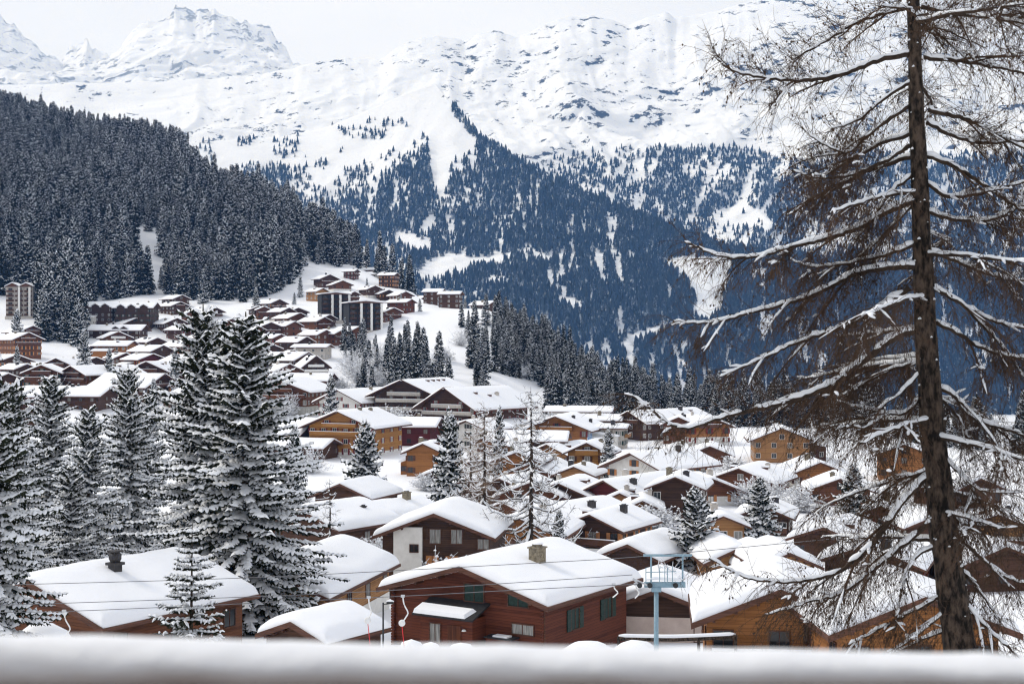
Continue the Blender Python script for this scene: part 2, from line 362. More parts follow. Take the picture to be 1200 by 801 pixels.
def sheet(name, crest, dcrest, base_py, base_d, mat, seed, nrow, colx, amp, label, nsc=620.0, floor=-640, jag=0.0, ribs=0.0, soft=45.0):
    cp = interp(crest, colx); jg = jag*fbm(colx/9.0, colx*0+3.3, 4, seed+40)
    cd = interp(dcrest, colx) if isinstance(dcrest, list) else np.full(colx.shape, float(dcrest))
    t = np.linspace(0, 1, nrow)[:,None]
    kx = np.linspace(-2, 2, 41)*soft; cs = np.mean([np.interp(colx+k, colx, cp) for k in kx], axis=0)      # the skyline's teeth belong to the crest, not to the whole face
    wt = t**4; py = base_py + (cs[None,:]*(1-wt)+cp[None,:]*wt-base_py)*t + jg[None,:]*t**5
    d = base_d + (cd[None,:]-base_d)*t**0.92
    X = (colx[None,:]-600)/F*d; Y = d+0*X; Z = (400-py)/F*d
    env = np.sin(np.clip(t, 0, 1)*math.pi)**0.6
    wx = fbm(X/900, Y/900, 3, seed+60)*.5
    nx, ny = X/nsc+wx, (Y*.75+Z*.9)/nsc+wx
    rd = fbm(nx, ny, 7, seed, ridged=True)
    if ribs: rd = .4*rd + .75*fbm(X/ribs+wx*1.6+Y/2600, Y/(ribs*3.4)+wx, 6, seed+9, ridged=True)
    Z = Z + (rd-0.2)*amp*(env*0.9+0.1)
    Y = Y + fbm(nx*1.3, ny*1.3, 4, seed+20)*amp*1.2*env
    # fall away behind the crest, and a foot down to the valley floor
    back = [(X[-1]*(1+k*0.02), Y[-1]+k*110, Z[-1]-k*k*25-k*30) for k in (1, 2, 4, 8)]
    foot = [(X[0]*0.98, Y[0]*0.96, Z[0]-60), (X[0]*0.9, Y[0]*0.86, X[0]*0+floor)]
    Xa = np.vstack([foot[1][0][None], foot[0][0][None], X]+[b[0][None] for b in back])
    Ya = np.vstack([foot[1][1][None], foot[0][1][None], Y]+[b[1][None] for b in back])
    Za = np.vstack([foot[1][2][None], foot[0][2][None], Z]+[b[2][None] for b in back])
    o = link(name, grid_mesh(name, Xa, Ya, Za, mat)); tag(o, label, kind='structure')
    return X, Y, Z
colA = np.concatenate([np.linspace(-700, 200, 90)[:-1], np.linspace(200, 1250, 420), np.linspace(1250, 2400, 90)[1:]])
SA = sheet('mountain_spur', A_CREST, A_DEP, 500, 3000, 'spur_surface', 11, 230, colA, 75, 'wooded mountain spur across the valley with snowy crest', ribs=520.0, soft=14.0)
SB = sheet('snow_range', B_CREST, 6900, 330, 4300, 'range_surface', 31, 300, colA, 85, 'broad snow covered mountain range behind the wooded spur', jag=2.0, nsc=430.0, ribs=360.0)
colC = np.linspace(-700, 620, 460)
SCm = sheet('far_peaks', C_CREST, 8800, 175, 6900, 'mist_paled_surface', 57, 220, colC, 150, 'jagged snowy peaks with rock paled to stand in for mist', jag=13, nsc=480.0, ribs=420.0)

# ------------------------------------------------------------------ conifers
def frame(az):
    return Vector((math.cos(az), math.sin(az), 0)), Vector((-math.sin(az), math.cos(az), 0))
def conifer(H, Rb, whorl, nb, leaf, seed, snow=0.7, bare=0.06, droop=1.0, lean=0.05, curve=0.85, fat=1.0, pad=1.0, wild=0.0):
    """crown of drooping boughs: needle sprays (slot 0) with snow pads lying on them (slot 1)"""
    rn = random.Random(seed); mb = MB()
    z = H*bare
    while z < H*0.985:
        t = z/H
        n = max(3, int(nb*(1-t*0.45)+rn.random()))
        a0 = rn.random()*6.28
        for k in range(n):
            az = a0+6.283*k/n+rn.uniform(-.35, .35)
            o, sd_ = frame(az)
            Lb = Rb*(1-t)**curve*rn.uniform(.72-.3*wild, 1.12+.1*wild)+0.012*H
            if wild: Lb *= 1+.38*wild*float(vnoise(az*1.1+seed, z/(H*.11), seed))
            if t < 0.12: Lb *= 0.6+t*3.3
            el = (0.75*t**1.3-0.42*droop*(1-t))+rn.uniform(-.12, .12)*(1+1.6*wild)
            p = Vector((0, 0, z+rn.uniform(-.5, .5)*whorl*(1+wild)))
            ns = max(2, int(Lb/leaf))
            step = Lb/ns
            for i in range(ns):
                s = (i+.5)/ns
                e = el-0.35*s*droop+0.5*s*s*droop
                d = o*math.cos(e)+Vector((0, 0, math.sin(e)))
                p2 = p+d*step
                wd = leaf*(1.25-0.55*s)*fat*(0.7 if i == 0 else 1)*(1+wild*rn.uniform(-.2, .9))
                sn = rn.random() < snow
                up = Vector((0, 0, 1))
                for sg in (-1, 1):
                    out = (sd_*sg*rn.uniform(.75, 1.15)+d*rn.uniform(.35-.5*wild, .8)+up*rn.uniform(-.35, .35)*wild).normalized()
                    dr = rn.uniform(.25, .7)
                    a = p; b_ = p2+d*step*.3; tip = (p+p2)*.5+out*wd+Vector((0, 0, -wd*dr))
                    m1 = a+(tip-a)*.55+d*(-step*.25); m2 = tip+d*step*.35+Vector((0, 0, -wd*.18))
                    mb.add([tuple(a), tuple(m1), tuple(tip), tuple(m2), tuple(b_)], [(0, 1, 2), (0, 2, 3), (0, 3, 4)] if sg > 0 else [(2, 1, 0), (3, 2, 0), (4, 3, 0)], 0)
                    if rn.random() < .55+.3*wild:      # hanging spray below
                        q = tip*.5+p*.5; mb.add([tuple(q-d*wd*.3), tuple(q+d*wd*.35), tuple(q+out*wd*.15+Vector((0, 0, -wd*rn.uniform(.5, .95))))], [(0, 1, 2)], 0)
                    if sn and rn.random() < .85+.12*wild:
                        h = wd*rn.uniform(.16, .3)*pad
                        k1 = rn.uniform(.6+.12*wild, .9+.1*wild)
                        c = (a+b_)*.5
                        A = c+(a-c)*(.8+.25*wild)+up*.02*wd; B = c+(b_-c)*(.8+.25*wild)+up*.02*wd; C_ = c+(tip-c)*k1+(m2-tip)*.5+up*.05*wd; D = c+(tip-c)*k1-(m2-tip)*.25+up*.05*wd
                        top = (A+B+C_+D)*.25+up*h
                        cc = c+up*h*.7
                        mb.add([tuple(A), tuple(D), tuple(C_), tuple(B), tuple(top), tuple(cc)],
                               [(0, 1, 4), (1, 2, 4), (2, 3, 4), (0, 4, 5), (4, 3, 5)] if sg < 0 else [(1, 0, 4), (2, 1, 4), (3, 2, 4), (4, 0, 5), (3, 4, 5)], 1)
                p = p2
            # tip
            tp = p+(p-Vector((0, 0, z))).normalized()*leaf*.6
            w2 = sd_*leaf*.3
            mb.add([tuple(p-w2), tuple(p+w2), tuple(tp)], [(0, 1, 2)], 0)
            if rn.random() < snow:
                mb.add([tuple(p-w2*.8+Vector((0,0,.02))), tuple(p+w2*.8+Vector((0,0,.02))), tuple(tp+Vector((0,0,.03))), tuple(p*.5+tp*.5+Vector((0,0,leaf*.22)))], [(0,1,3),(1,2,3),(2,0,3)], 1)
        z += whorl*rn.uniform(.8, 1.2)*(1-0.45*t)
    mb.tube([(0, 0, H*.9), (0, 0, H*1.02)], [H*.006, H*.001], 4, 0)
    return mb
def trunk_mesh(H, r, name='trunk', depth=0.8):
    mb = MB(); mb.tube([(0, 0, -depth), (0, 0, 0), (0, 0, H*.5), (0, 0, H*.97)], [r*1.25, r, r*.55, r*.05], 7)
    return mb.mesh(name, 'bark', True)

# unit-height (1 m) meshes are scaled by the object; heights below in metres
HERO = []
for k, (H, Rb, wh, nb, lf, sn, pad) in enumerate([(23, 4.4, .58, 11, .23, .96, 2.7), (22, 4.0, .56, 11, .23, .97, 2.7), (18, 3.7, .52, 11, .22, .97, 2.9)]):
    cm = conifer(H, Rb, wh, nb, lf, 100+k, snow=sn, pad=pad, curve=.58, wild=.9, droop=1.3).mesh('crown', ['needles_near', 'tree_snow'], True)
    HERO.append((H, cm, trunk_mesh(H, H*.014)))
MID = []
for k, (Rb, wh, nb, lf, sn) in enumerate([(.17, .055, 6, .06, .6), (.14, .05, 6, .05, .35), (.19, .055, 6, .06, .85), (.12, .05, 5, .05, .2), (.16, .05, 6, .055, .5), (.155, .045, 6, .05, .3)]):
    cm = conifer(1.0, Rb, wh, nb, lf, 200+k, snow=sn, fat=1.15).mesh('crown', ['needles', 'tree_snow'])
    MID.append((cm, trunk_mesh(1.0, .014, depth=0.2)))
VIL = []
for k, (Rb, wh, nb, lf, sn) in enumerate([(.26, .045, 8, .042, .95), (.22, .042, 8, .038, .93), (.30, .046, 8, .044, .95)]):
    cm = conifer(1.0, Rb, wh, nb, lf, 300+k, snow=sn, pad=1.7, curve=.7, wild=.6).mesh('crown', ['needles_near', 'tree_snow'], True)
    VIL.append((cm, trunk_mesh(1.0, .014, depth=0.1)))
def tree(name, loc, crown, trunk, s, rz, label, group=None, wide=1.0):
    e = empty(name, loc, rz); e.scale = (s*wide, s*wide, s)
    link('trunk', trunk, e); link('crown', crown, e)
    return tag(e, label, 'tree', group)
rng = random.Random(7)
def spruce(px, top, d, label, kind, width, group=None):
    x = (px-600)/F*d; gzv = gz(x, d); H = (400-top)/F*d-gzv
    if kind[0] == 'H':
        h, cm, tm = HERO[int(kind[1])]; s = H/h
        e = tree('spruce_tree', (x, d, gzv), cm, tm, s, rng.random()*6, label, group, 1.0)
        e.scale = (width/HW[int(kind[1])], width/HW[int(kind[1])], s)
    else:
        cm, tm = VIL[int(kind[1])]
        e = tree('spruce_tree', (x, d, gzv), cm, tm, H, rng.random()*6, label, group)
        q = width/(.26, .22, .30)[int(kind[1])]; e.scale = (q, q, H)
    return e
HW = [4.4, 4.0, 3.7]

# ------------------------------------------------------------------ wooded hill: 300 largest as trees, the rest one mass
def inside(poly, x, y):
    c = np.zeros(np.shape(x), bool); n = len(poly)
    for i in range(n):
        x0, y0 = poly[i]; x1, y1 = poly[(i+1) % n]
        k = ((y0 > y) != (y1 > y)) & (x < (x1-x0)*(y-y0)/((y1-y0) or 1e-9)+x0)
        c ^= k
    return c
nr = np.random.RandomState(5)
LOW = [(-400,352),(0,346),(20,332),(40,345),(48,400),(62,402),(80,398),(100,405),(104,352),(150,346),(190,342),(230,350),(290,350),(318,346),(334,338),(350,320),(368,306),(400,308),(425,310),(450,328),(480,344),(510,352),(530,356)]
RIDGE = [(-400, 60),(0,100),(100,118),(200,140),(250,160),(300,185),(350,214),(400,262),(450,298),(490,322),(520,335)]
GAPS = [[(150,268),(168,262),(190,285),(196,330),(178,342),(150,338),(158,300)], [(94,292),(101,292),(103,348),(94,348)], [(285,208),(300,212),(330,228),(335,250),(318,248),(300,232)], [(318,240),(335,240),(332,262),(322,262)], [(345,255),(352,250),(365,275),(350,275)]]
nS = 42000
dd = np.sqrt(nr.uniform(600**2, 2150**2, nS)); pxs = nr.uniform(-180, 530, nS)
xs = (pxs-600)/F*dd; zs = ground(xs, dd); pys = 400-F*zs/dd
ok = pys < interp(LOW, pxs)+nr.normal(0, 2.5, nS)
ok &= (pxs < 422) | (dd > 1010)
for gp in GAPS: ok &= ~inside(gp, pxs+nr.normal(0, 2, nS), pys)
ok &= fbm(xs/38, dd/38, 3, 77) > -0.42
# keep those with sky or slope in front: drop what the hill hides well below its crest
top = 400-F*(zs+24)/dd
hid = np.zeros(nS, bool)
order = np.argsort(dd); best = {}
for k in order:
    c = int(pxs[k]//6)
    b = best.get(c, 999)
    if top[k] > b+4: hid[k] = True
    best[c] = min(b, pys[k]) if not hid[k] else b
ok &= ~hid
ids = np.nonzero(ok)[0]
# thin to a spacing
cell = {}; keep = []
for k in ids:
    c = (int(xs[k]//7.6), int(dd[k]//7.6))
    if c in cell: continue
    cell[c] = 1; keep.append(k)
keep = np.array(keep)
hill_h = np.clip(nr.normal(25, 5.5, len(keep)), 10, 40)*np.clip(1.0-(dd[keep]-1000)/5000, .8, 1.05)
print('hill trees', len(keep))
# forest on the shelf's edge
POL = [[(578,372),(600,376),(630,392),(660,410),(700,432),(740,455),(800,476),(840,486),(838,494),(760,492),(700,480),(660,466),(625,448),(590,440),(578,410)],
       [(455,405),(478,412),(500,432),(530,470),(528,482),(455,480),(452,440)],
       [(540,380),(575,372),(580,440),(560,470),(545,430)],
       [(400,405),(430,400),(452,430),(450,478),(420,474)],
       [(830,484),(1330,494),(1330,505),(830,500)],
       [(640,474),(740,486),(740,496),(640,486)],
       [(1030,497),(1330,500),(1330,540),(1060,522)]]
DEN = [460, 70, 30, 38, 130, 24, 70]
shelf = []
for pi, (poly, n) in enumerate(zip(POL, DEN)):
    a = np.array(poly); c = 0; tries = 0
    while c < n and tries < 5000:
        tries += 1
        px = nr.uniform(a[:,0].min(), a[:,0].max()); py = nr.uniform(a[:,1].min(), a[:,1].max())
        if not inside(poly, np.array(px), np.array(py)): continue
        d = hit(px, py)
        if d is None: continue
        x = (px-600)/F*d
        if any((x-s[0])**2+(d-s[1])**2 < 5 for s in shelf): continue
        shelf.append((x, d, gz(x, d), float(np.clip(nr.normal(14 if pi == 1 else 11.5, 3.6), 4, 21)))); c += 1
cand = [(xs[k], dd[k], zs[k], h, 'hill') for k, h in zip(keep, hill_h)] + [(a, b, c, h, 'shelf') for a, b, c, h in shelf]
cand.sort(key=lambda t: -t[3]/t[1])
def keepable(t):
    px = 600+F*t[0]/t[1]; return -15 < px < 1215
singles = [t for t in cand if keepable(t)][:265]
sset = set(id(t) for t in singles)
for t in singles:
    k = rng.randrange(6); cm, tm = MID[k]
    if t[4] == 'hill': lb, gp = 'tall dark conifer dusted with snow in the dense forest of the steep hill', 'conifers of the hillside forest'
    else: lb, gp = 'slim snow dusted conifer on the slope and crest beyond the village chalets', 'conifers on the slope beyond the village'
    tree('conifer_tree', (t[0], t[1], t[2]), cm, tm, t[3], rng.random()*6.28, lb, gp, rng.uniform(.8, 1.15))

def instancer(name, pts, src, label, sc, wide):
    """one object: a point mesh whose points carry whole trees"""
    me = bpy.data.meshes.new(name); n = len(pts)
    me.vertices.add(n); me.vertices.foreach_set('co', np.asarray(pts, np.float32).ravel())
    a = me.attributes.new('rot', 'FLOAT_VECTOR', 'POINT'); r = np.zeros((n, 3), np.float32); r[:,2] = nr.uniform(0, 6.28, n); r[:,:2] = nr.normal(0, .03, (n, 2)); a.data.foreach_set('vector', r.ravel())
    a = me.attributes.new('scl', 'FLOAT_VECTOR', 'POINT'); s = np.stack([sc*wide, sc*wide, sc], -1).astype(np.float32); a.data.foreach_set('vector', s.ravel())
    a = me.attributes.new('idx', 'INT', 'POINT'); a.data.foreach_set('value', nr.randint(0, len(src), n).astype(np.int32))
    c = bpy.data.collections.new(name+'_sources')
    for i, sm in enumerate(src):
        so = bpy.data.objects.new('%s_source_%02d' % (name, i), sm); c.objects.link(so)
    ng = bpy.data.node_groups.new(name, 'GeometryNodeTree')
    ng.interface.new_socket('Geometry', in_out='INPUT', socket_type='NodeSocketGeometry'); ng.interface.new_socket('Geometry', in_out='OUTPUT', socket_type='NodeSocketGeometry')
    gi = ng.nodes.new('NodeGroupInput'); go = ng.nodes.new('NodeGroupOutput')
    ci = ng.nodes.new('GeometryNodeCollectionInfo'); ci.inputs['Collection'].default_value = c; ci.inputs['Separate Children'].default_value = True; ci.inputs['Reset Children'].default_value = True
    ip = ng.nodes.new('GeometryNodeInstanceOnPoints'); ip.inputs['Pick Instance'].default_value = True
    def att(nm, ty):
        q = ng.nodes.new('GeometryNodeInputNamedAttribute'); q.data_type = ty; q.inputs['Name'].default_value = nm; return [o for o in q.outputs if o.enabled][0]
    l = ng.links.new
    l(gi.outputs[0], ip.inputs['Points']); l(ci.outputs[0], ip.inputs['Instance'])
    l(att('idx', 'INT'), ip.inputs['Instance Index']); l(att('rot', 'FLOAT_VECTOR'), ip.inputs['Rotation']); l(att('scl', 'FLOAT_VECTOR'), ip.inputs['Scale'])
    l(ip.outputs[0], go.inputs[0])
    o = link(name, me); md = o.modifiers.new('trees', 'NODES'); md.node_group = ng
    return tag(o, label, kind='stuff')
def joined(cm, tm):
    mb = MB()
    for me, off in ((cm, 0), (tm, 2)):
        mb.v_off = len(mb.v)
        vs = [tuple(v.co) for v in me.vertices]; o = len(mb.v); mb.v.extend(vs)
        for p in me.polygons:
            mb.f.append(tuple(i+o for i in p.vertices)); mb.m.append(p.material_index+off)
    return mb.mesh('conifer', ['needles', 'tree_snow', 'bark'])
MIDJ = [joined(c, t) for c, t in MID]
rest = [t for t in cand if id(t) not in sset]
rp = np.array([(t[0], t[1], t[2]) for t in rest]); rs = np.array([t[3] for t in rest])
instancer('hillside_forest', rp, MIDJ, 'dense dark conifer forest climbing the steep hill above the village', rs, nr.uniform(.85, 1.2, len(rs)))

# far trees on the mountains
conifer_mat('far_conifer_snowy', (0.012, 0.018, 0.019), (0.03, 0.038, 0.036), 0.8, 1.15, 0.3, (0.6, 0.65, 0.72))
def far_conifer(seed):
    rn = random.Random(seed); mb = MB(); n = 6
    for (z0, z1, r) in ((.06, .5, .19), (.3, .75, .15), (.55, 1.0, .10)):
        ring = []
        for j in range(n):
            a = 6.283*j/n+rn.uniform(-.3, .3); q = r*rn.uniform(.7, 1.25); ring.append((q*math.cos(a), q*math.sin(a), z0+rn.uniform(-.06, .05)))
        mb.add(ring+[(0, 0, z1)], [(j, (j+1) % n, n) for j in range(n)])
    return mb.mesh('far_conifer', 'far_conifer_snowy' if seed >= 2 else 'far_conifer')
FARS = [far_conifer(k) for k in range(4)]
A_FOREST = [(-700,210),(250,205),(330,195),(370,215),(398,238),(420,222),(445,203),(470,188),(490,166),(502,164),(506,205),(512,236),(524,232),(530,196),(545,188),(562,165),(600,180),(650,205),(700,230),(2400,240)]
MEADOW = [[(486,322),(496,308),(520,298),(560,300),(602,298),(590,306),(560,311),(535,319),(515,327),(495,328)], [(462,274),(480,276),(508,284),(500,296),(480,292),(465,286)],
          [(620,297),(650,298),(648,308),(630,306)], [(570,322),(586,324),(584,334),(572,331)], [(655,293),(666,293),(664,303)],
          [(772,306),(800,300),(862,300),(856,325),(848,360),(840,374),(808,376),(814,350),(802,326)], [(724,402),(745,388),(775,380),(800,374),(806,380),(770,390),(748,402),(735,412)],
          [(695,295),(706,290),(712,330),(704,336)], [(715,292),(728,292),(732,335),(722,328)], [(660,352),(672,345),(682,356),(670,366)], [(640,320),(650,320),(648,335)]]
B_OPEN = [[(832,252),(848,242),(872,238),(896,246),(908,262),(900,274),(872,264),(845,268)]]
def scatter(S_, n, seed):
    X, Y, Z = S_; r = np.random.RandomState(seed)
    a = r.uniform(0, X.shape[0]-1.001, n); b = r.uniform(0, X.shape[1]-1.001, n)
    i = a.astype(int); j = b.astype(int); u = a-i; v = b-j
    def s(M): return M[i,j]*(1-u)*(1-v)+M[i+1,j]*u*(1-v)+M[i,j+1]*(1-u)*v+M[i+1,j+1]*u*v
    x, y, z = s(X), s(Y), s(Z)
    return x, y, z, 600+F*x/y, 400-F*z/y, r
x, y, z, px, py, r = scatter(SA, 150000, 3)
fl = interp(A_FOREST, px)
streak = fbm(px/7.0, py/38.0, 3, 71)+0.35*fbm(px/26, py/26, 3, 72)
pr = np.clip((py-fl+8)/34, 0, .72)*np.clip(1.0+.55*fbm(px/13, py/11, 3, 79), .25, 1.3)
pr = np.where(streak < np.where(py < 260, -.28, -.36), pr*.15, pr)
cr = interp(A_CREST, px); pr = np.where((px > 530) & (py < cr+10) & (fbm(px/6, py/6, 2, 78) > -.35), .8, pr)
pr = np.where((py > 285) & (streak < -.3), pr*.35, pr)
spa = (py > 138) & (py <= fl) & (px < 500) & (fbm(px/22, py/12, 3, 73) > .12); pr = np.where(spa, .10+.12*(py > 160), pr)
for q in MEADOW: pr = np.where(inside(q, px+r.normal(0, 1.5, len(px)), py+r.normal(0, 1, len(px))), 0, pr)
ok = (r.uniform(0, 1, len(px)) < pr) & (py < 485) & (px > 180) & (px < 1400) & (py > 60)
pa = np.stack([x, y, z-1.0], -1)[ok]
x, y, z, px, py, r = scatter(SB, 110000, 4)
streak = fbm((px+py*.6)/9.0, py/40.0, 3, 81)+.3*fbm(px/30, py/30, 3, 82)
lim = interp([(200,400),(300,300),(330,165),(420,165),(430,300),(600,300),(630,195),(660,180),(700,174),(760,172),(800,172),(840,168),(880,172),(920,185),(960,190),(1010,172),(1060,180),(1400,178)], px)
pr = np.where(py > lim, np.clip(.22+(py-lim)/75.0, 0, .95), 0)
pr = np.where((px > 755) & (py > lim+4), np.maximum(pr, .85), pr)
pr = np.where(streak < np.where(px > 755, -.26, .02), pr*.07, pr)
for q in B_OPEN: pr = np.where(inside(q, px+r.normal(0, 1.5, len(px)), py+r.normal(0, 1, len(px))), 0.02, pr)
ok = (r.uniform(0, 1, len(px)) < pr) & (px > 180) & (px < 1400)
pb = np.stack([x, y, z-1.0], -1)[ok]
pf = np.concatenate([pa, pb]); print('far trees', len(pf))
instancer('mountain_forest', pf, FARS, 'blue hazy conifer forest covering the mountain spur across the valley', np.clip(nr.normal(20, 5, len(pf)), 8, 34), nr.uniform(.95, 1.6, len(pf)))

# ------------------------------------------------------------------ houses
CACHE = {}
def window_meshes(wd, h, style, pane):
    k = (round(wd, 2), round(h, 2), style, pane)
    if k not in CACHE:
        f = MB(); t = .07; fm = 'white_trim' if style == 'w' else 'trim_wood'
        f.box(-wd/2-t, -wd/2, -.07, .05, -h/2-t, h/2+t); f.box(wd/2, wd/2+t, -.07, .05, -h/2-t, h/2+t)
        f.box(-wd/2, wd/2, -.07, .05, h/2, h/2+t); f.box(-wd/2, wd/2, -.12, .05, -h/2-t, -h/2)
        f.box(-.025, .025, -.05, .03, -h/2, h/2)
        p = MB(); p.box(-wd/2, wd/2, -.02, .03, -h/2, h/2)
        CACHE[k] = (f.mesh('window', fm), p.mesh('pane', pane))
    return CACHE[k]
def shutter_mesh(wd, h, mat):
    k = ('s', round(wd, 2), round(h, 2), mat)
    if k not in CACHE:
        f = MB(); f.box(-wd/2, wd/2, -.08, -.005, -h/2, h/2)
        for z in (-h*.3, h*.3): f.box(-wd/2+.03, wd/2-.03, -.10, -.08, z-.05, z+.05)
        CACHE[k] = f.mesh('shutter', mat)
    return CACHE[k]
def place_window(root, side, W, L, u, z, wd, h, style='b', pane='glass', shut=None):
    fm, pm = window_meshes(wd, h, style, pane)
    o = link('window', fm, root)
    if side == 'front': o.location = (u, -L/2-.01, z)
    elif side == 'left': o.location = (-W/2-.01, u, z); o.rotation_euler = (0, 0, R(-90))
    else: o.location = (W/2+.01, u, z); o.rotation_euler = (0, 0, R(90))
    link('pane', pm, o)
    if shut:
        sm = shutter_mesh(wd*.5, h*1.05, shut)
        for sg in (-1, 1):
            s_ = link('shutter', sm, o); s_.location = (sg*(wd*.75+.08), 0, 0)
    return o
def snow_roof(mb, w2, y0, y1, Hr, tan, th, seed, nu=14, nv=10, rr=.35, slope2=None):
    """a blanket of snow over a gable roof: rounded ridge and eaves, a little uneven"""
    us = np.concatenate([np.linspace(-1, -.93, 4)[:-1], np.linspace(-.93, .93, nu), np.linspace(.93, 1, 4)[1:]])*w2
    vv = np.concatenate([np.linspace(0, .035, 4)[:-1], np.linspace(.035, .965, nv), np.linspace(.965, 1, 4)[1:]])*(y1-y0)+y0
    U, V = np.meshgrid(us, vv)
    edge = np.minimum(np.minimum(w2-np.abs(U), V-y0), y1-V)
    rnd = np.clip(1-(1-np.clip(edge/(th*(1.0 if th > .58 and w2 < 8.5 else .55)), 0, 1))**2, 0, 1)**.5*(.86+.14*np.clip(edge/1.2, 0, 1))
    nz = 1+.24*fbm(U/2.6+seed*3.1, V/2.6, 3, seed)
    low = Hr-np.abs(U)*tan
    topz = Hr-(np.sqrt(U*U+rr*rr)-rr*.3)*tan+th*nz*rnd
    topz = np.maximum(topz, low+.01)
    # the cornice bulges a little past the eave
    bul = 1+.012*fbm(V/1.7, U*0+seed, 3, seed+3)
    a = np.stack([U*bul, V, topz], -1).reshape(-1, 3); b = np.stack([U, V, low-.004], -1).reshape(-1, 3)
    n, m_ = U.shape; k = n*m_; I = np.arange(k).reshape(n, m_)
    fs = [(I[i,j], I[i,j+1], I[i+1,j+1], I[i+1,j]) for i in range(n-1) for j in range(m_-1)]
    fs += [tuple(x+k for x in f[::-1]) for f in fs]
    ring = list(I[0,:])+list(I[1:,-1])+list(I[-1,-2::-1])+list(I[-2:0:-1,0])
    for q in range(len(ring)):
        p0, p1 = ring[q], ring[(q+1) % len(ring)]
        fs.append((p1, p0, p0+k, p1+k))
    mb.add([tuple(p) for p in a]+[tuple(p) for p in b], [tuple(int(i) for i in f) for f in fs])
HN = [0]
def house(px, py, d, W, L, pitch, yaw, mat, label, near=False, name='chalet', base=None, bal=0, cols=None, side_cols=None, oh=None, of=None,
          chim=(), snow=None, shut=None, balmat='trim_wood', pane=None, wstyle='b', attic=True, gables=(), group=None, facade=None, auto=True, minh=None, cat='chalet', basemat='plaster', roofwin=(), sc=K, hgt=None):
    """px,py,d: where the front tip of the ridge is; everything else in metres, in the house's own frame (front = -y)"""
    if not near: d, W, L = d*sc, W*sc*1.12, L*sc*1.08
    HN[0] += 1; seed = HN[0]
    rn = random.Random(seed*13)
    tan0 = math.tan(R(pitch)); fix = hgt is not None and hgt < 0
    if not fix:
        want = hgt or (5.6 if not near else 4.6)
        ds = (np.linspace(.85, 1.18, 60) if near else np.linspace(.5, 1.9, 141))*d
        xs0 = (px-600)/F*ds+math.sin(R(-yaw))*0
        hr = (400-py)/F*ds-ground(xs0, ds)
        er = np.abs(hr-(want+.3+W*ds/d/2*tan0)*1.0); kk = int(np.argmin(er))
        f_ = ds[kk]/d; d, W, L = d*f_, W*f_, L*f_
        if er[kk] > 1.5: print('NO FIT', label, er[kk])
    P = at(px, py, d); ya = R(yaw); tan = math.tan(R(pitch))
    oh = oh if oh is not None else (.9 if near else .10*W+.35); of = of if of is not None else (.9 if near else .11*W+.3)
    ca, sa = math.cos(ya), math.sin(ya)
    def tw(lx, ly): return P.x+lx*ca-(ly+L/2+of)*sa*1.0 if False else None
    cx = P.x-(-(L/2+of))*(-sa); cyy = P.y-(-(L/2+of))*ca       # root = P - R*(0,-(L/2+of))
    cor = [(cx+sx*W/2*ca-sy*L/2*sa, cyy+sx*W/2*sa+sy*L/2*ca) for sx in (-1, 1) for sy in (-1, 1)]
    gs = [gz(*c) for c in cor]; g0 = min(gs[0], gs[2], sum(gs)/4)
    if not fix: g0 = max(g0, P.z-(want+.3+W/2*tan0)-3.0)
    Hr = P.z-g0; th = .3
    hw = Hr-th-W/2*tan
    if hw < 2.3:
        print('LOW house', label, 'hw %.1f' % hw); g0 -= 2.3-hw; Hr += 2.3-hw; hw = 2.3
    if hw > 4*2.7+2 and name == 'chalet': print('TALL house', label, 'hw %.1f' % hw)
    root = empty(name, (cx, cyy, g0), ya); tag(root, label, cat, group)
    pk = hw+W/2*tan
    w_ = MB(); w_.prism([(-W/2, -7), (W/2, -7), (W/2, hw), (0, pk), (-W/2, hw)], -L/2, L/2); w_.build('wall', mat, root)
    if base:
        b_ = MB(); b_.box(-W/2-.04, W/2+.04, -L/2-.04, L/2+.04, -7, base); b_.build('base_wall', basemat, root)
    ez = Hr-(W/2+oh)*tan
    r_ = MB(); x2 = W/2+oh; y0, y1 = -L/2-of, L/2+of
    tt = th/math.cos(R(pitch))*.75
    r_.prism([(-x2, ez-tt), (0, Hr-tt), (x2, ez-tt), (x2, ez), (0, Hr), (-x2, ez)], y0, y1)
    rf = r_.build('roof', 'trim_wood', root)
    s_ = snow if near and snow is not None else .5
    sm = MB(); snow_roof(sm, x2*.985, y0+.06, y1-.06, Hr+.003, tan, s_, seed, nu=26 if near else 12, nv=22 if near else 8, rr=.5 if near else .3); sm.build('roof_snow', 'snow', rf, True)
    if near:
        for sg in (-1, 1):
            bb = MB(); bb.prism([(0, Hr-.3), (sg*x2, ez-.3), (sg*x2, ez+.03), (0, Hr+.03)] if sg > 0 else [(0, Hr-.3), (0, Hr+.03), (-x2, ez+.03), (-x2, ez-.3)], y0-.06, y0-.005); bb.build('bargeboard', 'trim_wood', rf)
        for k in range(-3, 4):
            u = k*W/6.6; pz = Hr-abs(u)*tan-tt
            q = MB(); q.box(u-.08, u+.08, y0+.05, -L/2, pz-.2, pz-.02-.16*tan); q.build('purlin_end', 'trim_wood', rf)
    pane = pane or 'glass'
    if not near and wstyle == 'b' and rn.random() < .5: wstyle = 'w'
    if not near and shut is None and rn.random() < .3: shut = rn.choice(('trim_wood', 'green_shutter', 'amber_shutter', 'shutter_red'))
    far = d > 520
    wdw, wh_ = (1.05, 1.15)
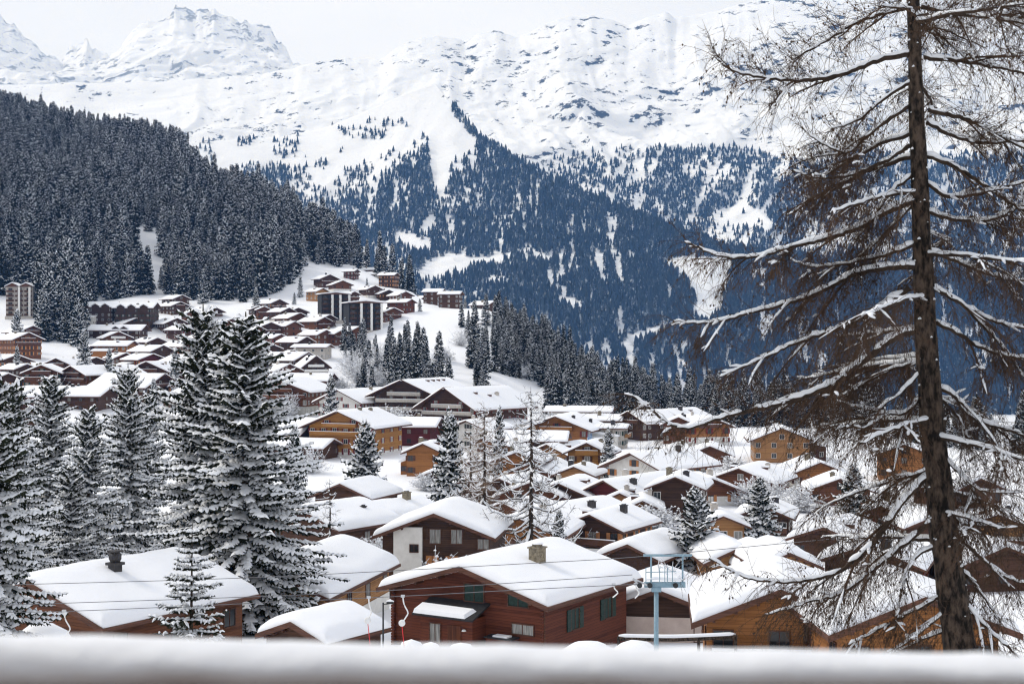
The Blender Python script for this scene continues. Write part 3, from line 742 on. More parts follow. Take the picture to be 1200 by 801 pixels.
    if auto:
        cols = cols if cols is not None else max(2, int(W/2.7)); side_cols = side_cols if side_cols is not None else max(2, int(L/3.4))
        zs_ = []; z = hw-1.35
        while z > 1.0 and len(zs_) < 5: zs_.append(z); z -= 2.65
        if attic and pk-hw > 2.0: zs_ = [hw+.75]+zs_
        for r_i, z in enumerate(zs_):
            half = W/2-.9 if z < hw-.3 else (pk-z)/tan*.55
            n = cols if z < hw-.3 else max(1, int(cols*half/(W/2)))
            for c in range(n):
                u = 0 if n == 1 else -half+2*half*c/(n-1)
                place_window(root, 'front', W, L, u, z, wdw, wh_*(1.35 if (bal and rn.random() < .5) else 1), wstyle, rn.choice([pane, pane, 'curtain_glass']), shut)
            if bal and r_i < bal:
                bz = z-wh_*.5-.45; bw = min(W*.47, half+1.0)
                m_ = MB(); m_.box(-bw, bw, -L/2-1.15, -L/2-.01, bz-.16, bz)
                m_.box(-bw, bw, -L/2-1.15, -L/2-1.08, bz+.08, bz+.9); m_.box(-bw, -bw+.06, -L/2-1.08, -L/2-.01, bz+.08, bz+.9); m_.box(bw-.06, bw, -L/2-1.08, -L/2-.01, bz+.08, bz+.9)
                bo = m_.build('balcony', balmat, root)
                m_ = MB(); m_.tube([(-bw, -L/2-1.1, bz+.96), (0, -L/2-1.1, bz+.97), (bw, -L/2-1.1, bz+.96)], .09, 6); m_.build('rail_snow', 'snow', bo)
        for side in ('left', 'right'):
            for z in [q for q in zs_ if q < hw-.3][:3]:
                for c in range(side_cols):
                    u = -L/2+1.3+(L-2.6)*c/max(1, side_cols-1)
                    place_window(root, side, W, L, u, z, wdw, wh_, wstyle, rn.choice([pane, 'curtain_glass']), shut)
    if not near and rn.random() < .4 and hw > 3.6:
        sg = rn.choice((-1, 1)); ew, el_, eh = W*rn.uniform(.28, .42), L*rn.uniform(.4, .65), hw*rn.uniform(.45, .65); v0 = rn.uniform(-.3, .0)*L
        m_ = MB(); m_.add([(sg*W/2, v0, -7), (sg*(W/2+ew), v0, -7), (sg*(W/2+ew), v0+el_, -7), (sg*W/2, v0+el_, -7), (sg*W/2, v0, eh+.9), (sg*(W/2+ew), v0, eh), (sg*(W/2+ew), v0+el_, eh), (sg*W/2, v0+el_, eh+.9)],
                          [(0,1,5,4),(1,2,6,5),(2,3,7,6),(3,0,4,7),(4,5,6,7)]); ex = m_.build('extension', rn.choice((mat, 'plaster', 'brown_wood')), root)
        q_ = .45; m_ = MB(); m_.add([(sg*W/2, v0-q_, eh+.95), (sg*(W/2+ew+q_), v0-q_, eh-.05), (sg*(W/2+ew+q_), v0+el_+q_, eh-.05), (sg*W/2, v0+el_+q_, eh+.95), (sg*W/2, v0-q_, eh+1.5), (sg*(W/2+ew+q_*.8), v0-q_*.8, eh+.42), (sg*(W/2+ew+q_*.8), v0+el_+q_*.8, eh+.42), (sg*W/2, v0+el_+q_, eh+1.5)],
                          [(0,1,5,4),(1,2,6,5),(2,3,7,6),(3,0,4,7),(4,5,6,7),(0,3,2,1)]); m_.build('extension_snow', 'snow', ex)
        for kq in range(2): 
            fm2, pm2 = window_meshes(1.0, 1.1, wstyle, pane); o2 = link('window', fm2, ex); o2.location = (sg*(W/2+ew*(.3+.45*kq)), v0-.02, eh*.5); link('pane', pm2, o2)
    if not near and not roofwin and rn.random() < .3: roofwin = [(rn.choice((-1, 1))*W*.25, L*rn.uniform(-.3, .3)) for _ in range(rn.choice((1, 2)))]
    if not near and not chim:
        chim = [(rn.choice((-1, 1))*W*rn.uniform(.08, .3), L*rn.uniform(-.3, .3), rn.uniform(1.0, 1.6), rn.uniform(.7, 1.1), rn.choice(('stone', 'chimney_metal', 'concrete'))) for _ in range(rn.choice((1, 1, 2)))]
    for (u, v, hh, ww, cm_) in chim:
        zb = Hr-abs(u)*tan
        c_ = MB(); c_.box(u-ww/2, u+ww/2, v-ww/2, v+ww/2, zb-.5, zb+hh); c_.box(u-ww/2-.08, u+ww/2+.08, v-ww/2-.08, v+ww/2+.08, zb+hh, zb+hh+.1); c_.box(u-ww*.3, u+ww*.3, v-ww*.3, v+ww*.3, zb+hh+.1, zb+hh+.28)
        co = c_.build('chimney', cm_, rf)
        c_ = MB(); c_.lathe([(ww*.5, 0), (ww*.48, .06), (ww*.3, .13), (.02, .16)], 8, 0, (u, v, zb+hh+.28)); c_.build('snow_cap', 'snow', co, True)
    for (u, v) in roofwin:
        zb = Hr-abs(u)*tan+s_*.8
        c_ = MB(); c_.box(u-.55, u+.55, v-.5, v+.5, zb-.6, zb+.45); c_.build('dormer', 'trim_wood', rf)
        c_ = MB(); c_.box(u-.7, u+.7, v-.65, v+.65, zb+.45, zb+.75); c_.build('snow_cap', 'snow', rf)
    for (side, v, gw, gp) in gables:           # cross gables standing on a long side
        sg = -1 if side == 'left' else 1
        gt = math.tan(R(gp)); zt = hw+1.3+gw/2*gt*.6; zb = zt-gw/2*gt
        gr = MB(); pts = [(v-gw/2, -4 if False else hw-2.4), (v+gw/2, hw-2.4), (v+gw/2, zb), (v, zt), (v-gw/2, zb)]
        xo = sg*(W/2+.6); xi = 0
        n = len(pts)
        gr.add([(xo, y_, z_) for y_, z_ in pts]+[(xi, y_, z_) for y_, z_ in pts], [tuple(range(n)) if sg > 0 else tuple(range(n-1, -1, -1))]+[(i, (i+1) % n, (i+1) % n+n, i+n) if sg < 0 else (i, i+n, (i+1) % n+n, (i+1) % n) for i in range(n)])
        go = gr.build('cross_gable', mat, root)
        gs_ = MB(); e = gw/2+.35; t0 = .12; t1 = .5
        pr_ = [(v-e, zt-e*gt+t0), (v, zt+t0), (v+e, zt-e*gt+t0), (v+e, zt-e*gt+t0+.25), (v+e*.5, zt-e*.5*gt+t1+.1), (v, zt+t1), (v-e*.5, zt-e*.5*gt+t1+.1), (v-e, zt-e*gt+t0+.25)]
        n = len(pr_); xo2 = sg*(W/2+1.2)
        gs_.add([(xo2, a_, b2) for a_, b2 in pr_]+[(xi, a_, b2) for a_, b2 in pr_], [tuple(range(n)), tuple(range(2*n-1, n-1, -1))]+[(i, (i+1) % n, (i+1) % n+n, i+n) for i in range(n)]); gs_.build('snow', 'snow', go)
    return root, dict(W=W, L=L, hw=hw, Hr=Hr, tan=tan, pk=pk)

def box_part(name, root, mat, *b, **k):
    m_ = MB(); m_.box(*b); return m_.build(name, mat, root, **k)

# --- the red chalet
rt, q = house(538, 663, 93, 11.8, 11.4, 16.5, -32, 'red_logs', 'dark red log chalet with green shutters and stone chimney under a thick snow roof', hgt=-1, near=True, auto=False, chim=[(2.6, -1.0, 1.5, .85, 'stone')], snow=.62)
W_, L_n, hw = q['W'], q['L'], q['hw']; print('red hw', hw)
for u in (0.6, 4.0):
    o = place_window(rt, 'front', W_, L_n, u, hw+.25, 1.5, 1.1, 'b', 'green_shutter')
for u in (-1.7, 2.9):
    o = place_window(rt, 'right', W_, L_n, u, hw-1.55, 1.0, 1.35, 'b', 'green_shutter', 'green_shutter')
o = place_window(rt, 'front', W_, L_n, 4.35, hw-1.75, 1.6, .62, 'b', 'curtain_glass')
hp = hw+.8
pm = MB(); pm.box(-2.6, 1.5, -L_n/2-1.6, -L_n/2+.01, -3, hp-1.95); po = pm.build('porch', 'red_logs', rt)
pm = MB(); pm.prism([(-2.95, hp-1.85), (1.85, hp-1.85), (1.85, hp-1.7), (-2.95, hp-1.7)], -L_n/2-2.0, -L_n/2-.01); 
pr0 = MB(); pr0.add([(-2.95, -L_n/2-2.1, hp-2.0), (1.85, -L_n/2-2.1, hp-2.0), (1.85, -L_n/2, hp-1.25), (-2.95, -L_n/2, hp-1.25), (-2.95, -L_n/2-2.1, hp-1.88), (1.85, -L_n/2-2.1, hp-1.88), (1.85, -L_n/2, hp-1.1), (-2.95, -L_n/2, hp-1.1)], [(0,3,2,1),(4,5,6,7),(0,1,5,4),(1,2,6,5),(3,0,4,7),(2,3,7,6)]); pr0.build('canopy', 'black_slate', po)
ps = MB(); ps.add([(-2.9, -L_n/2-2.05, hp-1.86), (1.2, -L_n/2-2.05, hp-1.86), (1.5, -L_n/2-1.1, hp-1.5), (-2.9, -L_n/2-1.0, hp-1.47), (-2.85, -L_n/2-1.95, hp-1.6), (1.1, -L_n/2-1.95, hp-1.6), (1.3, -L_n/2-1.2, hp-1.32), (-2.8, -L_n/2-1.1, hp-1.3)], [(4,5,6,7),(0,1,5,4),(1,2,6,5),(3,0,4,7),(2,3,7,6)]); ps.build('canopy_snow', 'snow', po)
dr = box_part('door', po, 'door_wood', -.4, .65, -L_n/2-1.66, -L_n/2-1.605, -1.2, hp-2.45)
fm, pn = window_meshes(.8, 1.2, 'b', 'curtain_glass'); o = link('window', fm, po); o.location = (-1.4, -L_n/2-1.61, hp-3.1); link('pane', pn, o)
lm = MB(); lm.lathe([(.03, 0), (.16, .03), (.12, .12), (.02, .16)], 8, 0, (.95, -L_n/2-1.75, hp-2.75)); lm.build('porch_lamp', 'white_plastic', po)
lm = MB(); lm.box(2.1, 4.0, -L_n/2-.95, -L_n/2-.01, -1.5, hp-3.15); bn = lm.build('storage_bin', 'red_logs', rt)
lm = MB(); lm.box(2.0, 4.1, -L_n/2-1.05, -L_n/2, hp-3.15, hp-3.05); lm.build('bin_lid', 'black_slate', bn)
lm = MB(); lm.box(2.6, 3.7, -L_n/2-.9, -L_n/2-.3, hp-3.05, hp-2.95); lm.build('lid_snow', 'snow', bn)
# log ends at the near corners
for sx in (-1, 1):
    ce = MB(); z = -.5
    while z < hw-.1:
        ce.box(sx*W_/2-.12, sx*W_/2+.12, -L_n/2-.28, -L_n/2-.005, z, z+.15); z += .19
    ce.build('log_ends', 'red_logs', rt)
dp = MB(); dp.tube([(W_/2+.12, -L_n/2-.1, hw), (W_/2+.12, -L_n/2-.1, -1)], .06, 6); dp.build('downpipe', 'trim_wood', rt)
# --- neighbours in front
rt, q = house(32, 680, 91, 12.2, 12.4, 18.5, -32, 'rust_wood', 'rust brown chalet with dark metal flue on its snow roof, beside the young spruce', hgt=-1, near=True, cols=3, side_cols=3, snow=.75, attic=False)
fl_ = MB(); fx, fy = 2.0, -1.6; fz = q['Hr']-abs(fx)*q['tan']
fl_.box(fx-.32, fx+.32, fy-.32, fy+.32, fz-.4, fz+1.15); fl_.box(fx-.45, fx+.45, fy-.45, fy+.45, fz+1.15, fz+1.32); fl_.lathe([(.3, 1.32), (.42, 1.55), (.42, 1.85), (.3, 2.0)], 10, 0, (fx, fy, fz)); fl_.box(fx-.38, fx+.38, fy-.38, fy+.38, fz+2.02, fz+2.12)
fl_.build('flue', 'chimney_metal', rt)
rt, q = house(312, 668, 118, 9.4, 17.5, 21, -13, 'honey_wood', 'honey coloured chalet with white garage wall beside the red log chalet', hgt=-1, near=True, cols=2, side_cols=4, snow=.8, attic=False, base=.9)
rt, q = house(340, 728, 84, 4.6, 5.2, 20, -34, 'brown_wood', 'small brown shed under a rounded pillow of snow beside the big spruces', hgt=-1, near=True, auto=False, snow=.65, name='garden_shed', cat='shed', oh=.5, of=.4)
rt, q = house(508, 601, 160, 12.2, 13, 21, -8, 'dark_wood', 'tall dark brown chalet with a white plastered bay behind the red log chalet', hgt=6.5, near=True, auto=False, snow=.6)
W_, L_n, hw = q['W'], q['L'], q['hw']; print('N5 hw', hw)
box_part('plaster_bay', rt, 'plaster', -W_/2+1.2, -1.3, -L_n/2-.35, -L_n/2+.02, -4, hw+.9)
for z in (hw-1.2, hw-3.9): place_window(rt, 'front', W_, L_n+.7, -2.1, z, .8, .7, 'b')
for u in (0.0, 2.2): place_window(rt, 'front', W_, L_n, u, hw+.3-.3, 1.1, 1.4, 'b', 'curtain_glass')
place_window(rt, 'front', W_, L_n, 4.9, hw-.7, 1.1, 1.0, 'b', 'curtain_glass')
for u in (-.3, 1.7): place_window(rt, 'front', W_, L_n, u, hw-2.6, 1.3, 1.3, 'b', 'amber_shutter')
for u in (-.3, 4.6): place_window(rt, 'front', W_, L_n, u, hw-5.2, 1.1, 1.2, 'b', 'amber_shutter')
rt, q = house(428, 590, 205, 7.0, 10.5, 22, -38, 'maroon', 'small maroon gabled chalet with a stone chimney behind the white bay chalet', near=True, auto=False, snow=.6, chim=[(1.0, 1.5, 1.5, .9, 'stone')])
place_window(rt, 'front', 7, 10.5, 0, q['hw']-.6, 1.1, 1.2, 'b', 'shutter_red', 'shutter_red')
house(352, 596, 178, 11, 11, 20, -34, 'brown_wood', 'snow domed chalet with two short chimneys above the honey chalet', near=True, cols=2, snow=.8, chim=[(1.2, -2.5, .9, .6, 'chimney_metal'), (3.2, 2.2, .9, .6, 'chimney_metal')], attic=False)
house(398, 566, 235, 10, 11, 22, -20, 'brown_wood', 'brown chalet half hidden behind the round spruce at the snowy meadow', near=True, snow=.6, cols=2, attic=False)
house(770, 690, 118, 9.5, 10, 21, -8, 'dark_wood', 'dark gabled house with pink plastered ground floor behind the lift pylon', near=True, cols=2, snow=.5, base=2.4, basemat='pink_plaster', attic=False)
house(735, 637, 196, 8.0, 14, 23, -26, 'dark_wood', 'dark brown gable under a smooth snow roof below the snowy shrubs', hgt=2.7, near=True, cols=2, snow=.8, attic=False)
for (a, b, dd_, lb) in ((926, 647, 178, 'honey wood gable with pale bargeboards, foremost of the trio below the larch'), (902, 648, 186, 'middle narrow honey wood gable of the trio below the larch'), (862, 643, 190, 'rearmost honey wood gable of the trio beside the dark spruce')):
    house(a, b, dd_, 6.6, 11, 24, 4, 'honey_wood', lb, near=True, cols=2, snow=.8, attic=False, of=.7)
house(915, 690, 92, 9.4, 9, 22, -6, 'orange_wood', 'orange wood chalet close behind the larch branches with dark windows', near=True, cols=3, snow=.9, bal=1)
house(1085, 699, 84, 9.6, 9, 21, 3, 'orange_wood', 'orange plank chalet directly behind the larch trunk', near=True, cols=3, snow=.7, attic=False)
house(1010, 640, 165, 9, 12, 20, -25, 'brown_wood', 'snow buried chalet roof with a slim dark stovepipe behind the larch', hgt=2.7, near=True, cols=2, snow=.9, attic=False, chim=[(.8, -3, 1.2, .4, 'chimney_metal')])
house(965, 617, 215, 10, 12, 20, -30, 'brown_wood', 'chalet with a dark roof window in deep snow above the gable trio', hgt=2.7, near=True, cols=2, snow=.9, attic=False, roofwin=[(2.5, -3)])
house(1180, 640, 170, 11, 12, 21, 10, 'brown_wood', 'brown chalet under deep snow seen through the larch twigs', hgt=2.7, near=True, cols=3, snow=.8)
house(1150, 560, 300, 12, 14, 21, 20, 'brown_wood', 'wide brown chalet at the edge of the shelf behind the larch', near=True, cols=3, snow=.7)

# --- the middle of the village (depths and sizes in two thirds of a metre)
house(394, 481, 252, 11.0, 12, 22, -20, 'yellow_wood', 'amber timber chalet with two rows of windows and long balconies', hgt=8, bal=2, cols=6, side_cols=4, base=1.2, balmat='yellow_wood', chim=[(1.5, -1, .9, .9, 'stone'), (2.2, 4, .9, .9, 'stone')], wstyle='w')
house(394, 456, 292, 9.0, 15, 24, -26, 'plaster', 'white plastered chalet with dark red timber strips behind the amber chalet', hgt=8, cols=4, shut='shutter_red', chim=[(2, 3, 1.2, .9, 'stone')])
house(320, 442, 300, 12.5, 12, 20, -14, 'rust_wood', 'broad rust and grey chalet with stepped balconies beside the tall spruces', hgt=7.5, bal=2, cols=4, base=3.5, basemat='grey_plaster', balmat='rust_wood')
house(372, 489, 232, 9.0, 10, 22, 72, 'brown_wood', 'brown building with wide low snow roof in front of the amber chalet', bal=0, cols=3, attic=False)
house(392, 514, 218, 6.0, 8, 16, 74, 'brown_wood', 'low brown annexe with flat snow roof beneath the wide roofed building', hgt=3.2, cols=2, attic=False)
house(470, 444, 335, 14, 20, 23, -22, 'dark_wood', 'large dark timber hotel wing with three pale balcony bands', hgt=11, bal=3, cols=5, balmat='concrete', roofwin=[(3.0, -4), (3.0, 0), (3.0, 4), (3.0, 8)], name='hotel', cat='hotel')
house(519, 453, 322, 13.5, 19, 29, -36, 'brown_wood', 'large brown hotel wing with huge snow roof and pale balconies', hgt=10, bal=3, cols=5, balmat='concrete', roofwin=[(4.5, -6), (6.0, -1)], name='hotel', cat='hotel')
house(518, 489, 250, 9.0, 9.5, 12, 84, 'maroon', 'maroon restaurant with flat snow roof and red awnings below the hotel', cols=3, attic=False, name='restaurant', cat='restaurant')
house(495, 519, 232, 5.2, 6, 24, -12, 'orange_wood', 'small orange cabin with snow roof in front of the maroon restaurant', cols=2, attic=False)
house(545, 492, 262, 7, 8, 20, -30, 'plaster', 'white house between the maroon restaurant and the brown hotel wing', cols=3)
rt, q = house(650, 487, 268, 10.5, 12, 21, -16, 'orange_wood', 'orange timber chalet with a blue mural on its white side wall', bal=1, cols=4, balmat='orange_wood')
box_part('side_plaster', rt, 'plaster', q['W']/2+.01, q['W']/2+.05, -q['L']/2, q['L']/2, -4, q['hw']-.6)
box_part('mural', rt, 'blue_mural', q['W']/2+.055, q['W']/2+.09, -q['L']/2+.5, q['L']/2-5, 1.0, q['hw']-1.4)
house(668, 505, 245, 8, 11, 14, 84, 'dark_wood', 'long low building with terraced snow roof in front of the mural chalet', cols=3, attic=False)
house(687, 518, 222, 5.6, 7, 25, -14, 'yellow_wood', 'small yellow chalet with white corner and balcony beside a snowy spruce', bal=1, cols=3, balmat='yellow_wood', base=1.0, wstyle='w')
house(737, 530, 222, 9.0, 13, 22, -42, 'plaster', 'white chalet with orange shuttered windows under a broad snow roof', cols=3, shut='amber_shutter', base=0)
house(791, 558, 196, 6.0, 8, 22, -14, 'dark_wood', 'small dark cabin with frosted timber gable near the larch branches', cols=2)
house(706, 562, 188, 8.0, 13, 25, -36, 'maroon', 'chalet with wine red gable triangle above two small dormers', hgt=2.7, cols=1, side_cols=3, attic=False)
house(726, 577, 172, 3.6, 7, 25, -14, 'honey_wood', 'little dormer cottage with cream bargeboards below the wine red gable', hgt=2.6, cols=1, attic=False)
house(753, 586, 165, 3.6, 7, 25, -6, 'orange_wood', 'little orange dormer cottage under snow beside the row of shrubs', hgt=2.6, cols=1, attic=False)
house(653, 565, 190, 7, 10, 22, -18, 'brown_wood', 'brown chalet with sagging snow roof behind the tall bare larch', hgt=2.7, cols=2, attic=False)
house(640, 592, 158, 8, 9, 18, -38, 'brown_wood', 'snow smothered roof with a small dark gable beside the bare larch trunk', hgt=2.7, cols=2, attic=False)
house(593, 521, 240, 6.5, 8, 22, -10, 'orange_wood', 'orange cabin glimpsed through the pale bare larch, upper of a pair', cols=3)
house(606, 529, 228, 6.5, 8, 20, -10, 'orange_wood', 'orange cabin glimpsed through the pale bare larch, lower of a pair', cols=3, attic=False)
house(585, 560, 196, 7, 8, 20, -25, 'brown_wood', 'brown hut in the snow behind the pale bare larch', hgt=2.7, cols=2, attic=False)
house(735, 481, 318, 8.5, 9, 25, -48, 'brown_wood', 'brown timber chalet turned away beside the terraced apartment house', cols=3, bal=1)
house(778, 479, 330, 8, 10, 22, -40, 'brown_wood', 'brown chalet with dark gable at the foot of the shelf forest', cols=3)
house(795, 488, 312, 6, 8, 24, -10, 'rust_wood', 'rust coloured gable in front of the brown chalet by the shelf forest', cols=2)
house(834, 488, 300, 8, 10, 22, 15, 'orange_wood', 'orange chalet with a pale ground floor behind the larch branch tips', cols=3, bal=1, base=2.5)
house(720, 476, 335, 8, 13, 10, 82, 'plaster', 'pale apartment house with terraced snow roofs, upper tier', cols=3, attic=False, name='apartment_house', cat='apartments')
house(732, 486, 318, 8, 12, 10, 80, 'dark_wood', 'dark banded apartment house under a snow terrace, middle tier', cols=3, attic=False, name='apartment_house', cat='apartments')
house(738, 497, 305, 5, 9, 10, 78, 'concrete', 'peach balconied apartment wing, lowest tier of the terraced block', cols=3, bal=1, attic=False, balmat='honey_wood', name='apartment_house', cat='apartments')
house(917, 501, 240, 8.2, 10, 22, -6, 'honey_wood', 'honey gable with white frosted roof behind the drooping larch twigs', cols=4)
house(985, 560, 190, 7, 9, 21, -10, 'rust_wood', 'rust brown chalet screened by the larch twigs', hgt=2.7, cols=3)
house(865, 548, 205, 8, 10, 21, -25, 'rust_wood', 'rust wood house with a snowy roof between larch twigs and shrubs', hgt=2.7, cols=3)
house(1060, 520, 250, 7.5, 10, 21, -12, 'orange_wood', 'orange chalet hidden behind the larch trunk', cols=3)
# --- the left of the village
house(82, 428, 305, 7.4, 14, 22, -34, 'rust_wood', 'long rust timber chalet with balcony and pale stair tower', hgt=7.5, bal=2, cols=4, side_cols=5, base=1.5, chim=[(2, 0, 1, .9, 'stone'), (2, 4, 1, .9, 'stone')], roofwin=[(2.4, 6)])
house(48, 427, 312, 6.6, 9, 23, 8, 'rust_wood', 'rust gable with tall balcony posts beside the long timber chalet', hgt=7.5, bal=2, cols=3)
house(65, 419, 330, 6, 9, 23, -10, 'brown_wood', 'dark gable peeping over the roof of the long timber chalet', bal=1, cols=3)
house(171, 423, 318, 7.6, 9, 24, -4, 'brown_wood', 'brown gable with pale plaster flanks behind the dormered roof', cols=4, bal=1, base=3.2)
house(194, 437, 285, 9, 11.5, 24, 66, 'brown_wood', 'chalet with broad snow roof carrying one dark dormer', cols=3, gables=[('left', 0, 5, 20)], bal=1)
house(133, 452, 258, 9, 13, 15, 84, 'brown_wood', 'wide flat roofed chalet with dark basement opening by the spruces', hgt=5, cols=3, attic=False, chim=[(-2, -2, 1, 1, 'chimney_metal'), (-1, -3.5, .8, .8, 'chimney_metal')])
house(60, 455, 265, 8, 11, 14, 86, 'brown_wood', 'low snow roof with brown wall among the snowy spruces', hgt=3.5, cols=2, attic=False)
house(39, 381, 455, 7, 13, 24, 38, 'rust_wood', 'upper of two rust gables below the pale balcony tower', bal=1, cols=3)
house(34, 389, 436, 7.4, 13, 24, 38, 'rust_wood', 'lower of two rust gables with stacked balconies below the pale balcony tower', hgt=9, bal=2, cols=4)
house(20, 415, 365, 7, 9, 20, 40, 'brown_wood', 'chalet under a plain snow roof at the foot of the rust gables', cols=2, attic=False)
house(32, 426, 342, 5, 6, 20, 50, 'dark_wood', 'small dark walled chalet peeking from deep snow above the spruces', cols=2, attic=False)
for k, (a, b, dd_, lb) in enumerate(((140, 353, 470, 'long dark timber apartment chalet with four snow gables at the forest foot'), (185, 354, 472, 'long dark timber apartment chalet with three snow gables near the pair of brown chalets'))):
    house(a, b, dd_, 8, 11, 22, 86, 'dark_wood', lb, hgt=9.5, cols=4, side_cols=6, attic=False, gables=[('left', v*2.0, 4.2, 30) for v in ((-3.4, -.6, 2.4) if k == 0 else (-3.3, .2, 3.2))], bal=0, name='apartment_chalet', cat='apartments', oh=.5)
house(172, 380, 425, 7, 14, 20, 86, 'dark_wood', 'low dark terrace with two small gables deep in snow', cols=3, side_cols=6, attic=False, gables=[('left', -5.5, 3.6, 30), ('left', -1.0, 3.6, 30)])
house(139, 388, 412, 6.6, 8, 23, 26, 'rust_wood', 'rust gable with white trim above the orange walled chalet', cols=3, bal=1, balmat='white_trim')
house(158, 399, 385, 6, 8.5, 18, 78, 'orange_wood', 'orange walled chalet with a thick snow roof', cols=2, side_cols=5, attic=False)
house(192, 404, 380, 6, 9, 22, 48, 'dark_wood', 'chalet with dark teal gable and snow roof near the tall spruces', cols=2)
house(180, 414, 350, 6, 8, 20, 40, 'maroon', 'snow roofed chalet with a thin red verge', cols=2, attic=False)
house(214, 345, 505, 5.5, 8, 22, 42, 'brown_wood', 'dark chalet below the forest edge, upper of a close pair', cols=2)
house(212, 353, 485, 5.5, 8, 22, 42, 'brown_wood', 'dark chalet below the forest edge, lower of a close pair', cols=2, bal=1)
house(208, 372, 445, 6.4, 9, 23, 34, 'brown_wood', 'brown chalet with rounded snow roof left of the tall spruce tops' if False else 'brown chalet with rounded snow roof close to the tall spruce tops', cols=3)
house(240, 392, 405, 7, 9, 22, 30, 'brown_wood', 'brown chalet mostly hidden behind the twin spruce crowns', cols=3)
house(300, 404, 395, 7, 9, 22, 30, 'brown_wood', 'brown chalet glimpsed between twin spruce crowns and slope houses', cols=3)
# --- the upper slope
UP = [(363,310,660,5,7,45,'dark_wood','dark chalet standing highest under the forest at the clearing'),
 (387,321,628,6,7,30,'brown_wood','brown chalet with a row of pale windows above the dark towers'),
 (379,337,600,4.4,6,45,'honey_wood','honey coloured cottage beside the higher dark tower'),
 (303,358,556,3.8,6,20,'brown_wood','first of two narrow brown twin gables at the forest edge'),
 (310,358.5,552,3.8,6,20,'rust_wood','second of two narrow twin gables, rust coloured, at the forest edge'),
 (339,360,535,4.6,6.5,44,'brown_wood','brown chalet on white base next to the twin gables'),
 (346,376,492,5,8,46,'rust_wood','rust chalet at the lower end of the stepped row'),
 (381,371,502,4.6,8,46,'rust_wood','rust chalet in the middle of the stepped row below the dark tower'),
 (387,368,512,4.6,7,46,'brown_wood','brown chalet at the upper end of the stepped row'),
 (383,386,470,4.8,7.5,46,'rust_wood','rust chalet, lowest of three joined gables under the towers'),
 (403,385,472,4.8,7.5,46,'rust_wood','rust chalet, middle of three joined gables under the towers'),
 (421,382,478,4.8,7.5,46,'rust_wood','rust chalet, uppermost of three joined gables under the towers'),
 (360,394,446,5,7,52,'dark_wood','dark brown house with plain walls below the joined gables'),
 (419,315,668,3.6,4.5,66,'dark_wood','tiny dark hut at the forest edge on the upper slope'),
 (443,313,664,4,5.5,72,'brown_wood','small hut tucked under the trees at the crest'),
 (452,318,650,4,6,76,'grey_plaster','pale grey walled house on the upper slope crest'),
 (466,319,640,4.2,6,70,'dark_wood','dark walled house next to the pale grey house on the crest'),
 (440,334,604,5,7,32,'brown_wood','brown chalet with white base between the crest and the lower tower'),
 (483,350,588,4.6,8,58,'red_logs','red brown chalet with flat snow roof on the open slope'),
 (500,346,606,4,5,40,'dark_wood','small dark cabin among bare trees on the open slope'),
 (521,338,625,4.6,6.5,74,'brown_wood','brown chalet with thick flat snow roof at the slope crest'),
 (542,341,618,4.2,7.5,76,'brown_wood','low brown house beside the thick roofed chalet at the crest'),
 (536,353,592,4.6,7.5,60,'rust_wood','rust cabin with split roof below the crest houses'),
 (580,352,578,5,7.5,52,'brown_wood','brown and white chalet alone on the shoulder beside the forest'),
 (392,437,352,6,12,80,'rust_wood','rust walled house with long snow roof below the timber A frame'),
 (362,412,398,8,9,60,'brown_wood','big sloping snow roof with two roof windows beside the timber A frame')]
for k, (a, b, dd_, W0, L0, yw, mt, lb) in enumerate(UP):
    house(a, b, dd_, W0*1.18, L0*1.12, 20 if yw > 55 else 23, yw, mt, lb, cols=3, side_cols=3, bal=1 if k % 3 == 1 else 0, base=1.6 if k in (5, 17, 23) else None, snow=.7, attic=False, roofwin=[(-3, -2), (-3, 2)] if k == 25 else ())
rt, q = house(371, 416, 402, 6.4, 8, 38, 22, 'dark_wood', 'dark timber A frame chalet with white balcony rails', cols=3, bal=3, balmat='white_trim')
house(388, 403, 425, 6, 9, 12, 80, 'concrete', 'flat roofed pale house behind the timber A frame', cols=3, attic=False)


FILL = [('plain brown chalet packed among the snow roofs around the twin spruce crowns', 'packed chalets around the twin spruces', 32, [(10,437,320),(113,418,350),(148,413,365),(206,426,335),(232,415,345),(110,404,400),(250,377,450),(272,373,440),(226,381,430),(256,420,340),(272,442,300),(310,424,360),(340,426,352),(345,410,405),(330,391,445),(318,377,480),(250,450,280),(215,445,300),(20,470,255),(275,470,260),(100,440,290),(20,398,440),(125,435,300),(185,395,410),(230,362,480),(250,358,490),(280,390,420),(300,380,450),(312,400,410),(225,400,390),(350,360,560),(160,372,440),(130,368,445),(328,350,560),(402,328,640),(416,341,600),(456,339,620),(352,366,520),(430,325,650),(462,360,570),(497,357,575),(345,334,610),(476,341,620)]),
        ('timber chalet under heavy snow in the hollow around the bare larches', 'chalets around the bare larches', -22, [(620,543,225),(560,536,240),(672,546,215),(690,602,165),(606,606,158),(588,588,172),(548,560,205),(640,520,250),(515,548,220),(575,508,262),(620,565,195)]),
        ('timber chalet half screened by twigs of the foreground larch', 'chalets behind the larch', -8, [(832,522,250),(792,522,262),(848,604,180),(894,592,200),(962,541,225),(1032,592,190),(1100,602,180),(1170,602,190),(1122,531,260),(1185,522,280),(835,560,210),(1045,650,150)])]
ADJ = dict(brown_wood='brown', dark_wood='dark brown', rust_wood='rust brown', honey_wood='honey coloured', orange_wood='orange')
